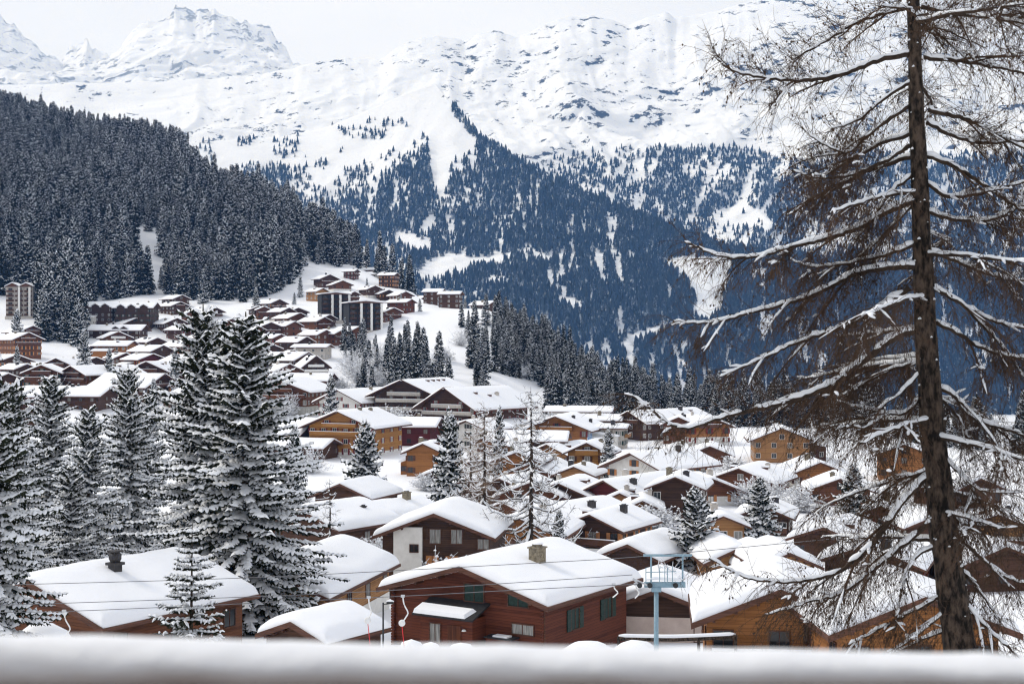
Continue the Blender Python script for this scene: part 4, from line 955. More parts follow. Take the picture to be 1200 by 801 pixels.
def anchor(px, py, g):
    if g > 0:
        if px > 320 and py < 372: return 'on the upper slope around the black clad towers'
        if py < 384: return 'on the terraces just below the forest edge'
        if px < 60: return 'near the two rust gables with stacked balconies'
        if px < 172: return 'near the orange walled chalet and the dark terrace'
        if px < 300: return 'beside the twin spruce crowns'
        return 'between spruce crowns and the A frame'
    if g > -15:
        if py < 545: return 'at the brink of the shelf behind larch twigs'
        return 'among larch twigs, lower down' if py < 600 else 'in the deep snow behind the lowest larch branches'
    return 'behind the white bay chalet' if px < 560 else ('in the hollow beside the tall bare larch' if py > 552 else 'between the bare larches and the mural chalet')
for lb, gp, yw, pos in FILL:
    for k, (a, b, dd_) in enumerate(pos):
        mt = ('brown_wood', 'dark_wood', 'rust_wood', 'brown_wood', 'rust_wood')[k % 5] if yw > 0 else ('rust_wood', 'brown_wood', 'honey_wood', 'dark_wood', 'orange_wood')[k % 5]
        lb = ADJ[mt]+(' white based' if k % 3 == 1 else '')+' chalet'+(' with balcony' if k % 2 else '')+' '+anchor(a, b, yw)
        house(a, b, dd_, 6.2+1.6*math.sin(k*2.1), 8+2*math.cos(k*1.7), 22, yw+14*math.sin(k*3.3), mt, lb, cols=3, side_cols=3, bal=k % 2, base=(1.8 if k % 3 == 1 else None), group=gp, attic=False, hgt=4.4 if yw > 0 else 2.8, snow=.75)

def tower_block(px, py, d, W, L, yaw, wallm, label, ncol, nst, balm, group=None, strips=(), twin=False):
    """apartment tower: shallow snow roof, columns of balconies on the long front"""
    ds = np.linspace(.6, 1.5, 121)*d; er = np.abs((400-py)/F*ds-ground((px-600)/F*ds, ds)-nst*2.75-1); k_ = ds[int(np.argmin(er))]/d; d *= k_; W *= k_; L *= k_; strips = [s*k_ for s in strips]
    P = at(px, py, d); x, y = P.x, P.y; g0 = gz(x, y)
    H = P.z-g0; ya = R(yaw)
    root = empty('apartment_tower', (x, y, g0), ya); tag(root, label, 'apartments', group)
    m_ = MB(); m_.box(-W/2, W/2, -L/2, L/2, -8, H); m_.build('wall', wallm, root)
    m_ = MB(); m_.box(-W/2-.2, W/2+.2, -L/2-1.6, L/2+.2, -8, .6); m_.build('base_wall', 'concrete', root)
    if twin:
        for sg in (-1, 1):
            m_ = MB(); a = sg*W/4; m_.prism([(a-W/4-.3, H), (a+W/4+.3, H), (a, H+2.0)], -L/2-1.5, L/2+.6); rf = m_.build('roof', 'trim_wood', root)
            m_ = MB(); m_.prism([(a-W/4-.5, H+.2), (a, H+2.2), (a+W/4+.5, H+.2), (a+W/4+.5, H+.55), (a, H+2.75), (a-W/4-.5, H+.55)], -L/2-1.6, L/2+.7); m_.build('roof_snow', 'snow', rf)
    else:
        m_ = MB(); m_.prism([(-W/2-.9, H), (W/2+.9, H), (W/2+.9, H+.2), (0, H+1.2), (-W/2-.9, H+.2)], -L/2-1.3, L/2+1.0); rf = m_.build('roof', 'trim_wood', root)
        m_ = MB(); m_.prism([(-W/2-.95, H+.21), (0, H+1.21), (W/2+.95, H+.21), (W/2+.8, H+.75), (0, H+1.9), (-W/2-.8, H+.75)], -L/2-1.35, L/2+1.05); m_.build('roof_snow', 'snow', rf)
    sh = (H-1.2)/nst; cw = W/ncol
    for c in range(ncol):
        u = -W/2+cw*(c+.5)
        for s_ in range(nst):
            z = 1.0+sh*s_
            place_window(root, 'front', W, L, u, z+sh*.52, cw*.42, sh*.5, 'b', 'glass')
            m_ = MB(); m_.box(u-cw*.42, u+cw*.42, -L/2-1.25, -L/2-.01, z-.1, z+.05); m_.box(u-cw*.42, u+cw*.42, -L/2-1.25, -L/2-1.17, z+.05, z+sh*.36); m_.build('balcony', balm, root)
    for u in strips:
        m_ = MB(); m_.box(u-.6, u+.6, -L/2-1.32, -L/2-.005, -2, H-.05); m_.build('pier', 'white_trim', root)
    for s_ in range(nst):
        for v in (-L*.25, L*.25): place_window(root, 'right', W, L, v, 1.6+sh*s_, 1.1, 1.2, 'w')
    m_ = MB(); m_.box(W/2, W/2+.06, -.5, .5, 0, H); m_.build('stair_strip', 'white_trim', root)
    return root
tower_block(391, 345, 855, 17, 13, 18, 'black_slate', 'black clad apartment tower with pale balcony piers, the higher of two', 4, 5, 'dark_wood', strips=(-2.2, 2.6, 8.0))
tower_block(425, 355, 800, 19, 13, 20, 'black_slate', 'black clad apartment tower with pale balcony piers, the lower of two', 4, 5, 'dark_wood', strips=(-2.6, 3.2, 9.0))
tower_block(26, 336, 760, 14, 12, 6, 'concrete', 'cream balcony tower with twin snow gables beside the forest', 3, 6, 'brown_wood', strips=(0.0, 5.4), twin=True)

# ------------------------------------------------------------------ the big spruces near by
spruce(238, 360, 116, 'tallest snow laden spruce of the twin pair behind the rust brown chalet', 'H0', 6.6)
spruce(288, 372, 110, 'second snow laden spruce of the twin pair, its boughs over the honey chalet', 'H1', 7.2)
spruce(262, 382, 119, 'shorter snow laden spruce filling the gap between the twin pair', 'H2', 6.6)
spruce(-14, 425, 74, 'nearer snowy spruce with hanging boughs left of the rust brown chalet roof' if False else 'large snowy spruce with hanging boughs over the verge of the rust brown chalet', 'H2', 4.4)
spruce(16, 452, 105, 'snowy spruce rising behind the one that overhangs the rust brown chalet', 'H0', 4.6)
spruce(60, 442, 150, 'tall narrow spruce white with snow in front of the long timber chalet', 'H1', 5.6)
spruce(104, 478, 138, 'shorter spruce white with snow between two taller narrow ones', 'H2', 5.0)
spruce(150, 430, 146, 'dark bodied spruce with frosted tips next to the twin pair', 'H0', 5.4)
spruce(174, 462, 156, 'small spruce squeezed between the frosted spruce and the twin pair', 'H2', 4.2)
spruce(82, 545, 112, 'broad snowy spruce just behind the roof of the rust brown chalet', 'H2', 3.4)
spruce(428, 497, 246, 'round full spruce heavy with snow in front of the snowy meadow', 'V0', 4.9)
spruce(527, 484, 238, 'tall frosted spruce beside the pale bare larch', 'V1', 4.2)
spruce(713, 502, 308, 'neat small spruce next to the yellow chalet', 'V1', 2.6)
spruce(815, 573, 172, 'broad dark spruce above the lift pylon near the gable trio', 'V2', 4.0)
spruce(388, 440, 420, 'lone dark spruce between the rust walled house and the white chalet', 'V1', 3.4)
spruce(345, 500, 240, 'small snowy spruce beside the low brown annexe', 'V2', 2.8)
spruce(585, 478, 300, 'slim frosted spruce near the white hotel wall', 'V1', 2.4)
spruce(655, 598, 168, 'little snowy spruce against the snow smothered roof', 'V2', 1.6)
spruce(890, 560, 205, 'snowy spruce behind the roofs of the gable trio', 'V0', 3.4)
spruce(1000, 545, 215, 'frosted spruce showing through the larch twigs beside the trunk', 'V0', 3.6)
spruce(1015, 440, 470, 'dark spruce at the brink of the shelf seen between larch branches', 'V1', 4.2)
vt = [(98,388,560),(128,408,520),(20,345,700),(205,410,520),(470,345,860),(545,350,850),(515,365,840),(430,325,930),(492,372,800),(300,338,830),(352,322,900),(468,395,690),(180,445,420),(20,405,560),(345,345,860)]
for k, (a, b, dd_) in enumerate(vt):
    xx = (a-600)/F*dd_; gg = gz(xx, dd_); H = max(7, min(20, (400-b)/F*dd_-gg))
    cm, tm = VIL[k % 3]; tree('garden_spruce', (xx, dd_, gg), cm, tm, H, k*1.3, 'small snow covered spruce standing between the village chalets', 'small spruces between the chalets', .8)
# young spruce in front of the rust brown chalet: open whorls, every bough with its own pillow of snow
def young_spruce(px, top, d, label):
    x = (px-600)/F*d; g0 = gz(x, d); H = (400-top)/F*d-g0; rn = random.Random(4)
    e = empty('young_spruce', (x, d, g0)); tag(e, label, 'tree')
    t_ = MB(); t_.tube([(0, 0, -.5), (0, 0, H*.5), (.05, 0, H)], [.11, .07, .012], 7); t_.build('trunk', 'bark', e, True)
    cr = MB(); sn = MB(); z = H*.28
    while z < H-.15:
        t = z/H; Lm = 2.5*(1-t)**.8+.10; n = 5
        a0 = rn.random()*6.28
        for k in range(n):
            az = a0+6.28*k/n+rn.uniform(-.3, .3); o, s_ = frame(az); Lb = Lm*rn.uniform(.75, 1.15)
            pts = [Vector((0, 0, z))+o*Lb*q+Vector((0, 0, Lb*(.12*q-.42*q*q+.28*q**4+.25*t*q))) for q in np.linspace(0, 1, 8)]
            cr.tube(pts, [.02*(1-.8*i/7)+.004 for i in range(8)], 4)
            for i in range(1, 8):
                for sg in (-1, 1):
                    for jj in range(2):
                        dr = (s_*sg+o*rn.uniform(.3, 1.0)+Vector((0, 0, rn.uniform(-.5, .1)))).normalized(); ln = Lb*.34*(1.1-.65*i/7)*rn.uniform(.6, 1.1)
                        b0 = pts[i]+o*rn.uniform(-.08, .08)*Lb; q1 = b0+dr*ln
                        nn = max(2, int(ln/.05))
                        for c in range(nn):
                            p0 = b0.lerp(q1, c/nn)
                            for s3 in (-1, 1):
                                nd = (dr.cross(Vector((0, 0, 1)))*s3+dr*.7+Vector((0, 0, rn.uniform(-.4, .3)))).normalized()*.14
                                wv = dr*.035
                                cr.add([tuple(p0-wv), tuple(p0+wv), tuple(p0+nd)], [(0, 1, 2)])
                        if rn.random() < .3:
                            sn.tube([b0+Vector((0, 0, .035)), b0.lerp(q1, .5)+Vector((0, 0, .055)), q1+Vector((0, 0, .03))], [.02, .05*rn.uniform(.7, 1.3), .018], 6)
                if rn.random() < .7: sn.tube([pts[i-1]+Vector((0, 0, .05)), (pts[i-1]+pts[i])*.5+Vector((0, 0, .075)), pts[i]+Vector((0, 0, .05))], [.03, .06*rn.uniform(.7, 1.4), .03], 6)
        z += .52*rn.uniform(.85, 1.2)*(1-.3*t)
    cr.build('crown', 'needles_near', e); sn.build('snow', 'tree_snow', e, True)
young_spruce(224, 612, 58, 'young open spruce with pillows of snow in front of the rust brown chalet')

# ------------------------------------------------------------------ the larch in front
def resample(pts, n):
    P_ = [Vector(p) for p in pts]; out = []
    cum = [0.0]
    for a, b in zip(P_, P_[1:]): cum.append(cum[-1]+(b-a).length)
    for q in np.linspace(0, cum[-1], n):
        i = min(max(int(np.searchsorted(cum, q))-1, 0), len(P_)-2)
        t = (q-cum[i])/max(cum[i+1]-cum[i], 1e-6)
        p0, p1, p2, p3 = P_[max(i-1, 0)], P_[i], P_[i+1], P_[min(i+2, len(P_)-1)]
        out.append(0.5*((2*p1)+(p2-p0)*t+(2*p0-5*p1+4*p2-p3)*t*t+(3*p1-p0-3*p2+p3)*t**3))
    return out, cum[-1]
def twigs(mb, sn, pts, Lb, rn, dens, lmin, lmax, droop, thick, tert, snowp, start=.08, up_tip=0.0):
    """branchlets and twigs along a branch, thin three-sided shoots; some carry snow"""
    n = int(Lb*dens)
    for k in range(n):
        s = start+(1-start)*rn.random()**.85
        f = s*(len(pts)-1); i = min(int(f), len(pts)-2); p = pts[i].lerp(pts[i+1], f-i)
        tg = (pts[i+1]-pts[i]).normalized()
        sd_ = tg.cross(Vector((0, 0, 1))); sd_ = sd_.normalized() if sd_.length > .01 else Vector((1, 0, 0))
        upk = rn.random() < up_tip
        d = (tg*rn.uniform(.15, .95)+sd_*rn.uniform(-1, 1)*.9+Vector((0, 0, rn.uniform(.35, 1.1) if upk else rn.uniform(-.75, .3)))).normalized()
        ln = rn.uniform(lmin, lmax)*(1.15-.55*s); m_ = 5
        q = [p]; st = ln/(m_-1); dc = d
        for j in range(m_-1):
            dc = (dc+Vector((rn.uniform(-.22, .22), rn.uniform(-.22, .22), (.10 if upk else -droop*rn.uniform(.5, 1.4))))).normalized()
            q.append(q[-1]+dc*st)
        mb.tube(q, [thick*(1-.7*j/(m_-1)) for j in range(m_)], 3, 0, False)
        for t in range(tert):
            a = rn.uniform(.15, 1)*(m_-1); ii = min(int(a), m_-2); b0 = q[ii].lerp(q[ii+1], a-ii)
            dv = (dc*.6+Vector((rn.uniform(-1, 1), rn.uniform(-1, 1), rn.uniform(-1.2, .4)))).normalized(); l2 = ln*rn.uniform(.16, .42)
            e1 = b0+dv*l2*.5; e2 = e1+(dv+Vector((0, 0, (.3 if upk else -.45)))).normalized()*l2*.5
            mb.tube([b0, e1, e2], [thick*.6, thick*.5, thick*.25], 3, 0, False)
            if rn.random() < .1:
                c0 = e1; mb.tube([c0+Vector((0, 0, .018)), c0, c0-Vector((0, 0, .018))], [.004, .015, .004], 4, 0, False)     # cone or bud
        if sn is not None and rn.random() < snowp and abs((q[1]-q[0]).normalized().z) < .45:
            i0 = 0; pp = [q[i0]+Vector((0, 0, thick+.008)), q[i0].lerp(q[i0+1], .5)+Vector((0, 0, thick+.016)), q[i0+1]+Vector((0, 0, thick+.006))]
            rr = rn.uniform(.012, .028); sn.tube(pp, [rr*.5, rr, rr*.4], 5)
def branch_snow(sn, pts, rad, rn, cover, amt):
    run = []
    def flush():
        if len(run) > 2:
            k = len(run); sn.tube([a for a, b in run], [b*(.35 if i in (0, k-1) else 1) for i, (a, b) in enumerate(run)], 7, 0, True, .72)
        run.clear()
    o_ = rn.uniform(0, 900)
    for i in range(len(pts)):
        tg = (pts[min(i+1, len(pts)-1)]-pts[max(i-1, 0)]).normalized()
        nv = float(vnoise(o_+i*.42, 3.3, 5)); nw = float(vnoise(o_+i*.8, 8.3, 6))+.5*float(vnoise(o_+i*1.9, 1.3, 6))
        if nv*.5+.5 < cover*1.04*(1-.45*max(0, abs(tg.z)-.35)):
            rs = (rad[i]*.9+amt)*(1+.4*nw); run.append((pts[i]+Vector((.15*nv*rs, 0, rad[i]*.7+rs*.35)), rs))
        else: flush()
    flush()
DL = 21.0
LT = [(1068,-60,15),(1070,0,17),(1073,100,20),(1077,200,24),(1081,300,27),(1086,400,31),(1093,500,35),(1103,600,38),(1115,690,43),(1128,780,47),(1140,860,52),(1150,930,60)]
base = at(1150, 930, DL); g0 = gz(base.x, DL)
LR = Vector((base.x, DL, g0))
lar = empty('larch_tree', LR); tag(lar, 'big bare larch with snow lined drooping branches and brown twigs in the foreground', 'tree')
def lp(px, py, dd_=0.0): return at(px, py, DL)+Vector((0, dd_, 0))-LR
tb = MB(); tp, _ = resample([lp(a, b) for a, b, c in LT]+[Vector((0.05, 0, -.6))], 60)
wds = [.82*float(np.interp(400-(p.z+LR.z)/DL*F, [b for a, b, c in LT], [c/F*DL/2 for a, b, c in LT])) for p in tp]
rn = random.Random(21)
nA = 18; vs = []; fs = []
for i, p in enumerate(tp):
    for j in range(nA):
        a = 6.283*j/nA; rr = wds[i]*(1+.10*float(vnoise(j*1.3, i*.55, 9))+.05*rn.uniform(-1, 1))
        vs.append((p.x+rr*math.cos(a), p.y+rr*math.sin(a), p.z))
for i in range(59):
    for j in range(nA): fs.append((i*nA+j, (i+1)*nA+j, (i+1)*nA+(j+1) % nA, i*nA+(j+1) % nA))
tb.add(vs, fs); tro = tb.build('trunk', 'bark', lar, True)
# snow caught in the bark
sb_ = MB()
for k in range(60):
    i = rn.randrange(2, 56); a = rn.uniform(3.3, 6.1); p = tp[i]+Vector((math.cos(a), math.sin(a), 0))*wds[i]*1.02+Vector((0, 0, rn.uniform(-.1, .1))); s_ = rn.uniform(.008, .028)
    sb_.tube([p-Vector((s_, 0, s_*.3)), p+Vector((0, 0, .3*s_)), p+Vector((s_, 0, -.2*s_))], [s_*.4, s_*.8, s_*.3], 5)
sb_.build('bark_snow', 'tree_snow', tro, True)
BR = [
 [(1066,63),(1030,70),(985,87),(940,94),(900,91),(862,83),(840,68),(833,52)], [(1065,8),(1010,22),(970,45),(935,62)], [(1064,125),(1040,140),(1012,163),(990,180),(962,171),(940,156)],
 [(1066,170),(1030,192),(990,206),(955,208),(930,200)], [(1072,233),(1040,248),(1000,268),(965,280),(925,290),(875,302),(838,299),(800,284)], [(1072,235),(1050,262),(1022,290),(1010,300)],
 [(1072,286),(1035,299),(1000,307),(955,311),(930,300)], [(1066,337),(1027,363),(987,382),(933,400),(883,422),(840,440)], [(1071,387),(1047,395),(1013,419),(980,444),(947,460),(900,474),(853,484),(795,499),(750,470),(738,462)],
 [(1074,312),(1010,318),(950,346),(887,364),(833,377),(790,377)], [(1087,455),(1062,484),(1022,480),(985,470)], [(1080,435),(1050,462),(1025,478)], [(1097,542),(1072,555),(1048,556)],
 [(1090,556),(1062,580),(1036,615),(1010,645),(975,669),(935,677),(900,678),(865,670),(828,650)], [(1098,606),(1062,635),(1026,665),(985,695),(945,706),(895,722)], [(1108,694),(1072,715),(1035,735),(995,756)], [(1112,712),(1072,740),(1030,766)], [(1116,735),(1085,752),(1060,772)],
 [(1068,95),(1040,112),(1005,140),(975,150)], [(1068,205),(1045,225),(1020,262),(1005,280)],
 [(1100,640),(1070,650),(1050,690),(1040,740)],
 [(1080,8),(1120,17),(1160,21),(1240,14)], [(1083,67),(1133,72),(1167,78),(1240,92)], [(1088,128),(1133,141),(1167,160),(1240,195)], [(1086,143),(1130,164),(1177,167),(1240,160)], [(1085,182),(1120,197),(1153,220),(1200,252),(1240,270)],
 [(1084,212),(1110,230),(1150,226),(1190,216),(1240,212)], [(1080,245),(1120,257),(1163,256),(1200,240),(1245,228)], [(1080,290),(1120,304),(1160,320),(1200,327),(1250,330)], [(1078,331),(1100,340),(1133,360),(1167,377),(1200,384),(1250,392)],
 [(1133,360),(1160,390),(1183,420),(1205,455)], [(1088,373),(1120,390),(1153,410),(1200,420),(1250,425)], [(1090,450),(1117,463),(1135,487),(1167,500),(1200,511),(1250,530)], [(1100,466),(1127,492),(1131,520)],
 [(1100,530),(1120,550),(1142,571),(1188,573)], [(1142,571),(1130,600),(1126,620)], [(1112,602),(1140,616),(1188,620)], [(1122,625),(1150,652),(1192,681),(1240,690)], [(1118,660),(1150,690),(1185,735)], [(1125,700),(1160,740),(1200,775)]]
rn = random.Random(33)
for k in range(26):        # limbs that reach towards or away from the viewer
    i = rn.uniform(-40, 640); sx = rn.choice((-1, 1)); Lh = rn.uniform(40, 130)*(1 if sx < 0 else .8); tx = np.interp(i, [t[1] for t in LT], [t[0] for t in LT]); dr = rn.uniform(.1, .5)
    BR.append(('D', [(tx, i), (tx+sx*Lh*.35, i+Lh*dr*.2), (tx+sx*Lh*.7, i+Lh*dr*.6), (tx+sx*Lh, i+Lh*dr)], rn.choice((-1, 1))*rn.uniform(.8, 2.4)))
for bi, b in enumerate(BR):
    if b[0] == 'D': pl, dep = b[1], b[2]
    else: pl, dep = b, rn.uniform(-.5, .5)
    tot = len(pl)-1
    if b[0] == 'D': P3 = [lp(a, c, dep*i/tot) for i, (a, c) in enumerate(pl)]
    else: P3 = [lp(a, c, dep*i/tot) for i, (a, c) in enumerate(pl)]
    nP = max(10, int(sum(math.hypot(x1-x0, y1-y0) for (x0, y0), (x1, y1) in zip(pl, pl[1:]))/5))
    pts, Lb = resample(P3, nP)
    pts = [p+Vector((rn.uniform(-1, 1), rn.uniform(-1, 1), rn.uniform(-1, 1)))*.012*(0 if i == 0 else 1) for i, p in enumerate(pts)]
    r0 = .017+.0075*Lb; rad = [r0*(1-.82*i/(nP-1))+.004 for i in range(nP)]
    m_ = MB(); m_.tube(pts, rad, 7); bo = m_.build('branch', 'branch_bark', lar, True)
    hi = pl[0][1]; tw = MB(); sn = MB()
    up = .55 if hi < 40 or (bi == 0) else (.28 if hi < 160 else .12)
    twigs(tw, sn, pts, Lb, rn, 24, .3, 1.1 if hi < 200 else 1.3, .10 if hi < 150 else .22, .005, 8, .55 if hi > 250 else .3, up_tip=up)
    # forked side limbs
    for f in range(int(Lb*1.7)):
        s = rn.uniform(.2, .9); i0 = int(s*(nP-1)); tg = (pts[min(i0+1, nP-1)]-pts[i0-1]).normalized(); sd_ = tg.cross(Vector((0, 0, 1))).normalized()
        d = (tg*.7+sd_*rn.choice((-1, 1))*rn.uniform(.5, 1)+Vector((0, 0, rn.uniform(-.5, .15)))).normalized(); ln = rn.uniform(.5, 1.3)*(1.2-s*.6)
        q = [pts[i0]]
        for j in range(6): d = (d+Vector((rn.uniform(-.1, .1), rn.uniform(-.1, .1), rn.uniform(-.22, .10)))).normalized(); q.append(q[-1]+d*ln/6)
        r2 = [rad[i0]*.55*(1-.75*j/6)+.003 for j in range(7)]
        tw.tube(q, r2, 4, 0, False)
        branch_snow(sn, q, r2, rn, .6 if hi > 200 else .42, .009)
        twigs(tw, sn, q, ln, rn, 27, .2, .8, .12 if hi < 150 else .27, .0046, 6, .4, up_tip=up)
    branch_snow(sn, pts, rad, rn, .86 if hi > 200 else .8, .015 if hi > 200 else .011)
    tw.build('twigs', 'twig', bo); sn.build('snow', 'tree_snow', bo, True)

# ------------------------------------------------------------------ two bare larches in the village
def bare_larch(px, top, d, Rb, seed, label, twm, nbr, dens):
    x = (px-600)/F*d; g0 = gz(x, d); H = (400-top)/F*d-g0; rn = random.Random(seed)
    e = empty('bare_larch', (x, d, g0)); tag(e, label, 'tree')
    t_ = MB(); t_.tube([(0, 0, -.6), (0, 0, H*.3), (.1, 0, H*.65), (0, 0, H)], [H*.016, H*.012, H*.007, .01], 8); t_.build('trunk', 'bark', e, True)
    for k in range(nbr):
        t = .14+.84*(k+rn.random())/nbr; Lb = Rb*(1-t)**.75*rn.uniform(.6, 1.15)+.3; az = k*2.4+rn.uniform(-.4, .4); o, s_ = frame(az)
        P3 = [Vector((0, 0, t*H))+o*Lb*q+Vector((0, 0, Lb*(-.10*q-.22*math.sin(q*2.6)+.30*q**3+.25*t*q))) for q in np.linspace(0, 1, 10)]
        P3 = [p+Vector((rn.uniform(-1, 1), rn.uniform(-1, 1), rn.uniform(-1, 1)))*.03*Lb*(i > 0) for i, p in enumerate(P3)]
        r0 = .03+.012*Lb; rad = [r0*(1-.85*i/9)+.008 for i in range(10)]
        m_ = MB(); m_.tube(P3, rad, 5); bo = m_.build('branch', twm, e)
        tw = MB(); sn = MB(); twigs(tw, sn, P3, Lb, rn, dens, .4, 1.3, .12, .018, 3, .0, up_tip=.2)
        branch_snow(sn, P3, rad, rn, .88, .045)
        for f in range(int(Lb*1.4)):
            i0 = rn.randrange(2, 9); d0 = ((P3[i0]-P3[i0-1]).normalized()+s_*rn.choice((-1, 1))*rn.uniform(.5, 1.1)+Vector((0, 0, rn.uniform(-.2, .3)))).normalized(); ln = rn.uniform(.6, 1.8)*(1-.05*i0)
            q = [P3[i0]+d0*ln*jj/4+Vector((0, 0, .1*ln*(jj/4)**2)) for jj in range(5)]; r2 = [.02, .018, .015, .011, .007]
            tw.tube(q, r2, 3, 0, False); branch_snow(sn, q, r2, rn, .85, .032)
        tw.build('twigs', twm, bo); sn.build('snow', 'tree_snow', bo, True)
bare_larch(622, 452, 150, 7.4, 5, 'tall bare larch with sweeping snow lined limbs behind the red log chalet', 'branch_bark', 78, 6)
bare_larch(567, 470, 165, 6.0, 6, 'pale brown bare larch with dense frosted twigs beside the tall frosted spruce', 'larch_twig_pale', 76, 10)
bare_larch(551, 500, 172, 4.4, 9, 'shorter bare larch leaning into the pale brown one', 'larch_twig_pale', 44, 8)
bare_larch(386, 560, 165, 2.0, 12, 'thin bare sapling on the snow bank above the honey chalet', 'branch_bark', 26, 5)

# ------------------------------------------------------------------ frosted shrubs
def shrub_mesh(seed, n, tall):
    rn = random.Random(seed); mb = MB()
    for k in range(n):
        az = rn.random()*6.283; el = rn.uniform(.25, 1.45); r_ = rn.uniform(.7, 1.05)
        d = Vector((math.cos(az)*math.cos(el), math.sin(az)*math.cos(el), math.sin(el)*tall)); p = Vector((rn.uniform(-.1, .1), rn.uniform(-.1, .1), 0)); q = [p]
        for j in range(4): d = d+Vector((rn.uniform(-.2, .2), rn.uniform(-.2, .2), rn.uniform(-.2, .12))); q.append(q[-1]+d*r_*.25)
        mb.tube(q, [.016, .013, .010, .008, .005], 3, 0, False)
        for t in range(9):
            i0 = rn.randrange(1, 4); b0 = q[i0].lerp(q[i0+1], rn.random()); dv = Vector((rn.uniform(-1, 1), rn.uniform(-1, 1), rn.uniform(-.3, 1))).normalized(); l2 = rn.uniform(.12, .3)
            e2 = b0+dv*l2; mb.tube([b0, b0.lerp(e2, .5)+Vector((0, 0, .02)), e2], [.008, .007, .004], 3, 0, False)
            if rn.random() < .8:
                c = b0.lerp(e2, rn.uniform(.3, 1)); s_ = rn.uniform(.025, .06)
                mb.add([tuple(c+Vector((s_, 0, 0))), tuple(c+Vector((-.5*s_, .86*s_, 0))), tuple(c+Vector((-.5*s_, -.86*s_, 0))), tuple(c+Vector((0, 0, s_*.9)))], [(0, 1, 3), (1, 2, 3), (2, 0, 3), (0, 2, 1)], 1)
    return mb.mesh('shrub', ['frost', 'tree_snow'])
SH = [shrub_mesh(1, 90, 1.0), shrub_mesh(2, 80, .8), shrub_mesh(3, 60, 1.3)]
def shrub(px, py, d, s, k, label, group=None, ww=1.0):
    x = (px-600)/F*d; g0 = gz(x, d); o = link('frosted_shrub', SH[k], None, (x, d, g0-.1)); o.scale = (s*ww, s*ww, s); o.rotation_euler = (0, 0, px*.7); tag(o, label, 'shrub', group)
GS = 'frosted shrubs of the village'
for (a, dd_, s) in ((462, 440, 8), (472, 425, 7), (484, 418, 6.5)):
    shrub(a, 0, dd_, s, 0, 'large round frosted bush in front of the dark hotel wing', 'bushes by the hotel', 1.1)
for (a, dd_, s) in ((722, 225, 5.5), (738, 222, 5), (755, 228, 5.2), (772, 226, 4.6), (700, 205, 4.5), (660, 175, 3.5)):
    shrub(a, 0, dd_, s, 1, 'frosted shrub in the row above the dark brown gable', 'shrub row', 1.2)
for (a, dd_, s) in ((792, 106, 4.4), (812, 104, 3.6), (780, 112, 3.4)):
    shrub(a, 0, dd_, s, 2, 'bare snowy bush beside the lift pylon', 'bushes by the pylon')
for (a, dd_, s) in ((525, 142, 5.0), (545, 146, 4.0), (437, 178, 4.0), (452, 182, 3.6)):
    shrub(a, 0, dd_, s, 0, 'snow loaded bush against the chalet with the white bay', 'bushes by the white bay')
for (a, dd_, s) in ((690, 460, 7), (745, 450, 8), (772, 445, 7), (412, 640, 8), (432, 610, 9), (445, 650, 8), (470, 560, 7), (500, 620, 6), (520, 640, 7), (560, 660, 6), (380, 420, 6), (340, 470, 6), (405, 470, 5), (420, 520, 6), (880, 260, 5), (905, 255, 5), (940, 250, 5), (660, 640, 7), (610, 640, 7), (590, 690, 8), (540, 700, 7), (400, 560, 8), (418, 590, 9), (440, 560, 9), (452, 600, 8), (640, 470, 7), (715, 470, 8), (330, 560, 7), (120, 560, 6), (60, 500, 6), (210, 500, 6), (365, 330, 5), (350, 260, 4), (500, 290, 4), (615, 300, 5), (565, 310, 5), (760, 330, 6), (800, 320, 6), (860, 330, 6), (930, 300, 6)):
    shrub(a, 0, dd_, s, rng.randrange(3), 'leafless frosted shrub growing on the snow slope between houses', GS)

# ------------------------------------------------------------------ ski lift: pylon, cables, T bars
DPY = 66.0
pb = at(769, 690, DPY); g0 = gz(pb.x, DPY); pz = lambda py: (400-py)/F*DPY-g0
pyl = empty('lift_pylon', (pb.x, DPY, g0)); tag(pyl, 'pale blue steel drag lift pylon with crossarm and service frame', 'pylon')
u = DPY/F
def part(name, mat, f, par=pyl, sm=False):
    m_ = MB(); f(m_); return m_.build(name, mat, par, sm)
part('column', 'lift_paint', lambda m_: m_.tube([(0, 0, -1), (0, 0, pz(684))], [.12, .105], 14), sm=True)
ar = part('crossarm', 'lift_paint', lambda m_: (m_.box(-14*u, 34*u, -.12, .12, pz(687), pz(681)), m_.box(-.22, .22, -.18, .18, pz(692), pz(687))))
part('crossarm_snow', 'snow', lambda m_: m_.tube([(-12*u, 0, pz(678)), (0, 0, pz(676.5)), (15*u, 0, pz(677)), (32*u, 0, pz(678.2))], [.06, .13, .14, .05], 8, 0, True, .6), ar, True)
fr_ = part('service_frame', 'lift_paint', lambda m_: (m_.tube([(-6*u, 0, pz(684)), (-6*u, 0, pz(650))], .04, 8), m_.tube([(31*u, 0, pz(684)), (31*u, 0, pz(650))], .04, 8), m_.box(-15*u, 42*u, -.05, .05, pz(651), pz(648.4))))
part('guard_rail', 'lift_paint', lambda m_: [m_.tube([(a*u, -.4, pz(680)), (a*u, -.4, pz(663)), ((a+6)*u, -.4, pz(661)), ((a+6)*u, -.4, pz(680))], .022, 5) for a in (-13, 3, 12)]+[m_.tube([(-13*u, -.4, pz(668)), (22*u, -.4, pz(667))], .02, 5)])
for sx in (-20, -8, 22):
    part('sheave', 'black_metal', lambda m_: m_.tube([(sx*u, -.28, pz(684)), (sx*u, -.16, pz(684))], .12, 14))
part('sheave_arm', 'galvanised', lambda m_: (m_.tube([(-6*u, -.2, pz(686)), (-28*u, -.2, pz(676))], .045, 6), m_.tube([(-28*u, -.2, pz(676)), (-20*u, -.2, pz(684))], .04, 6)))
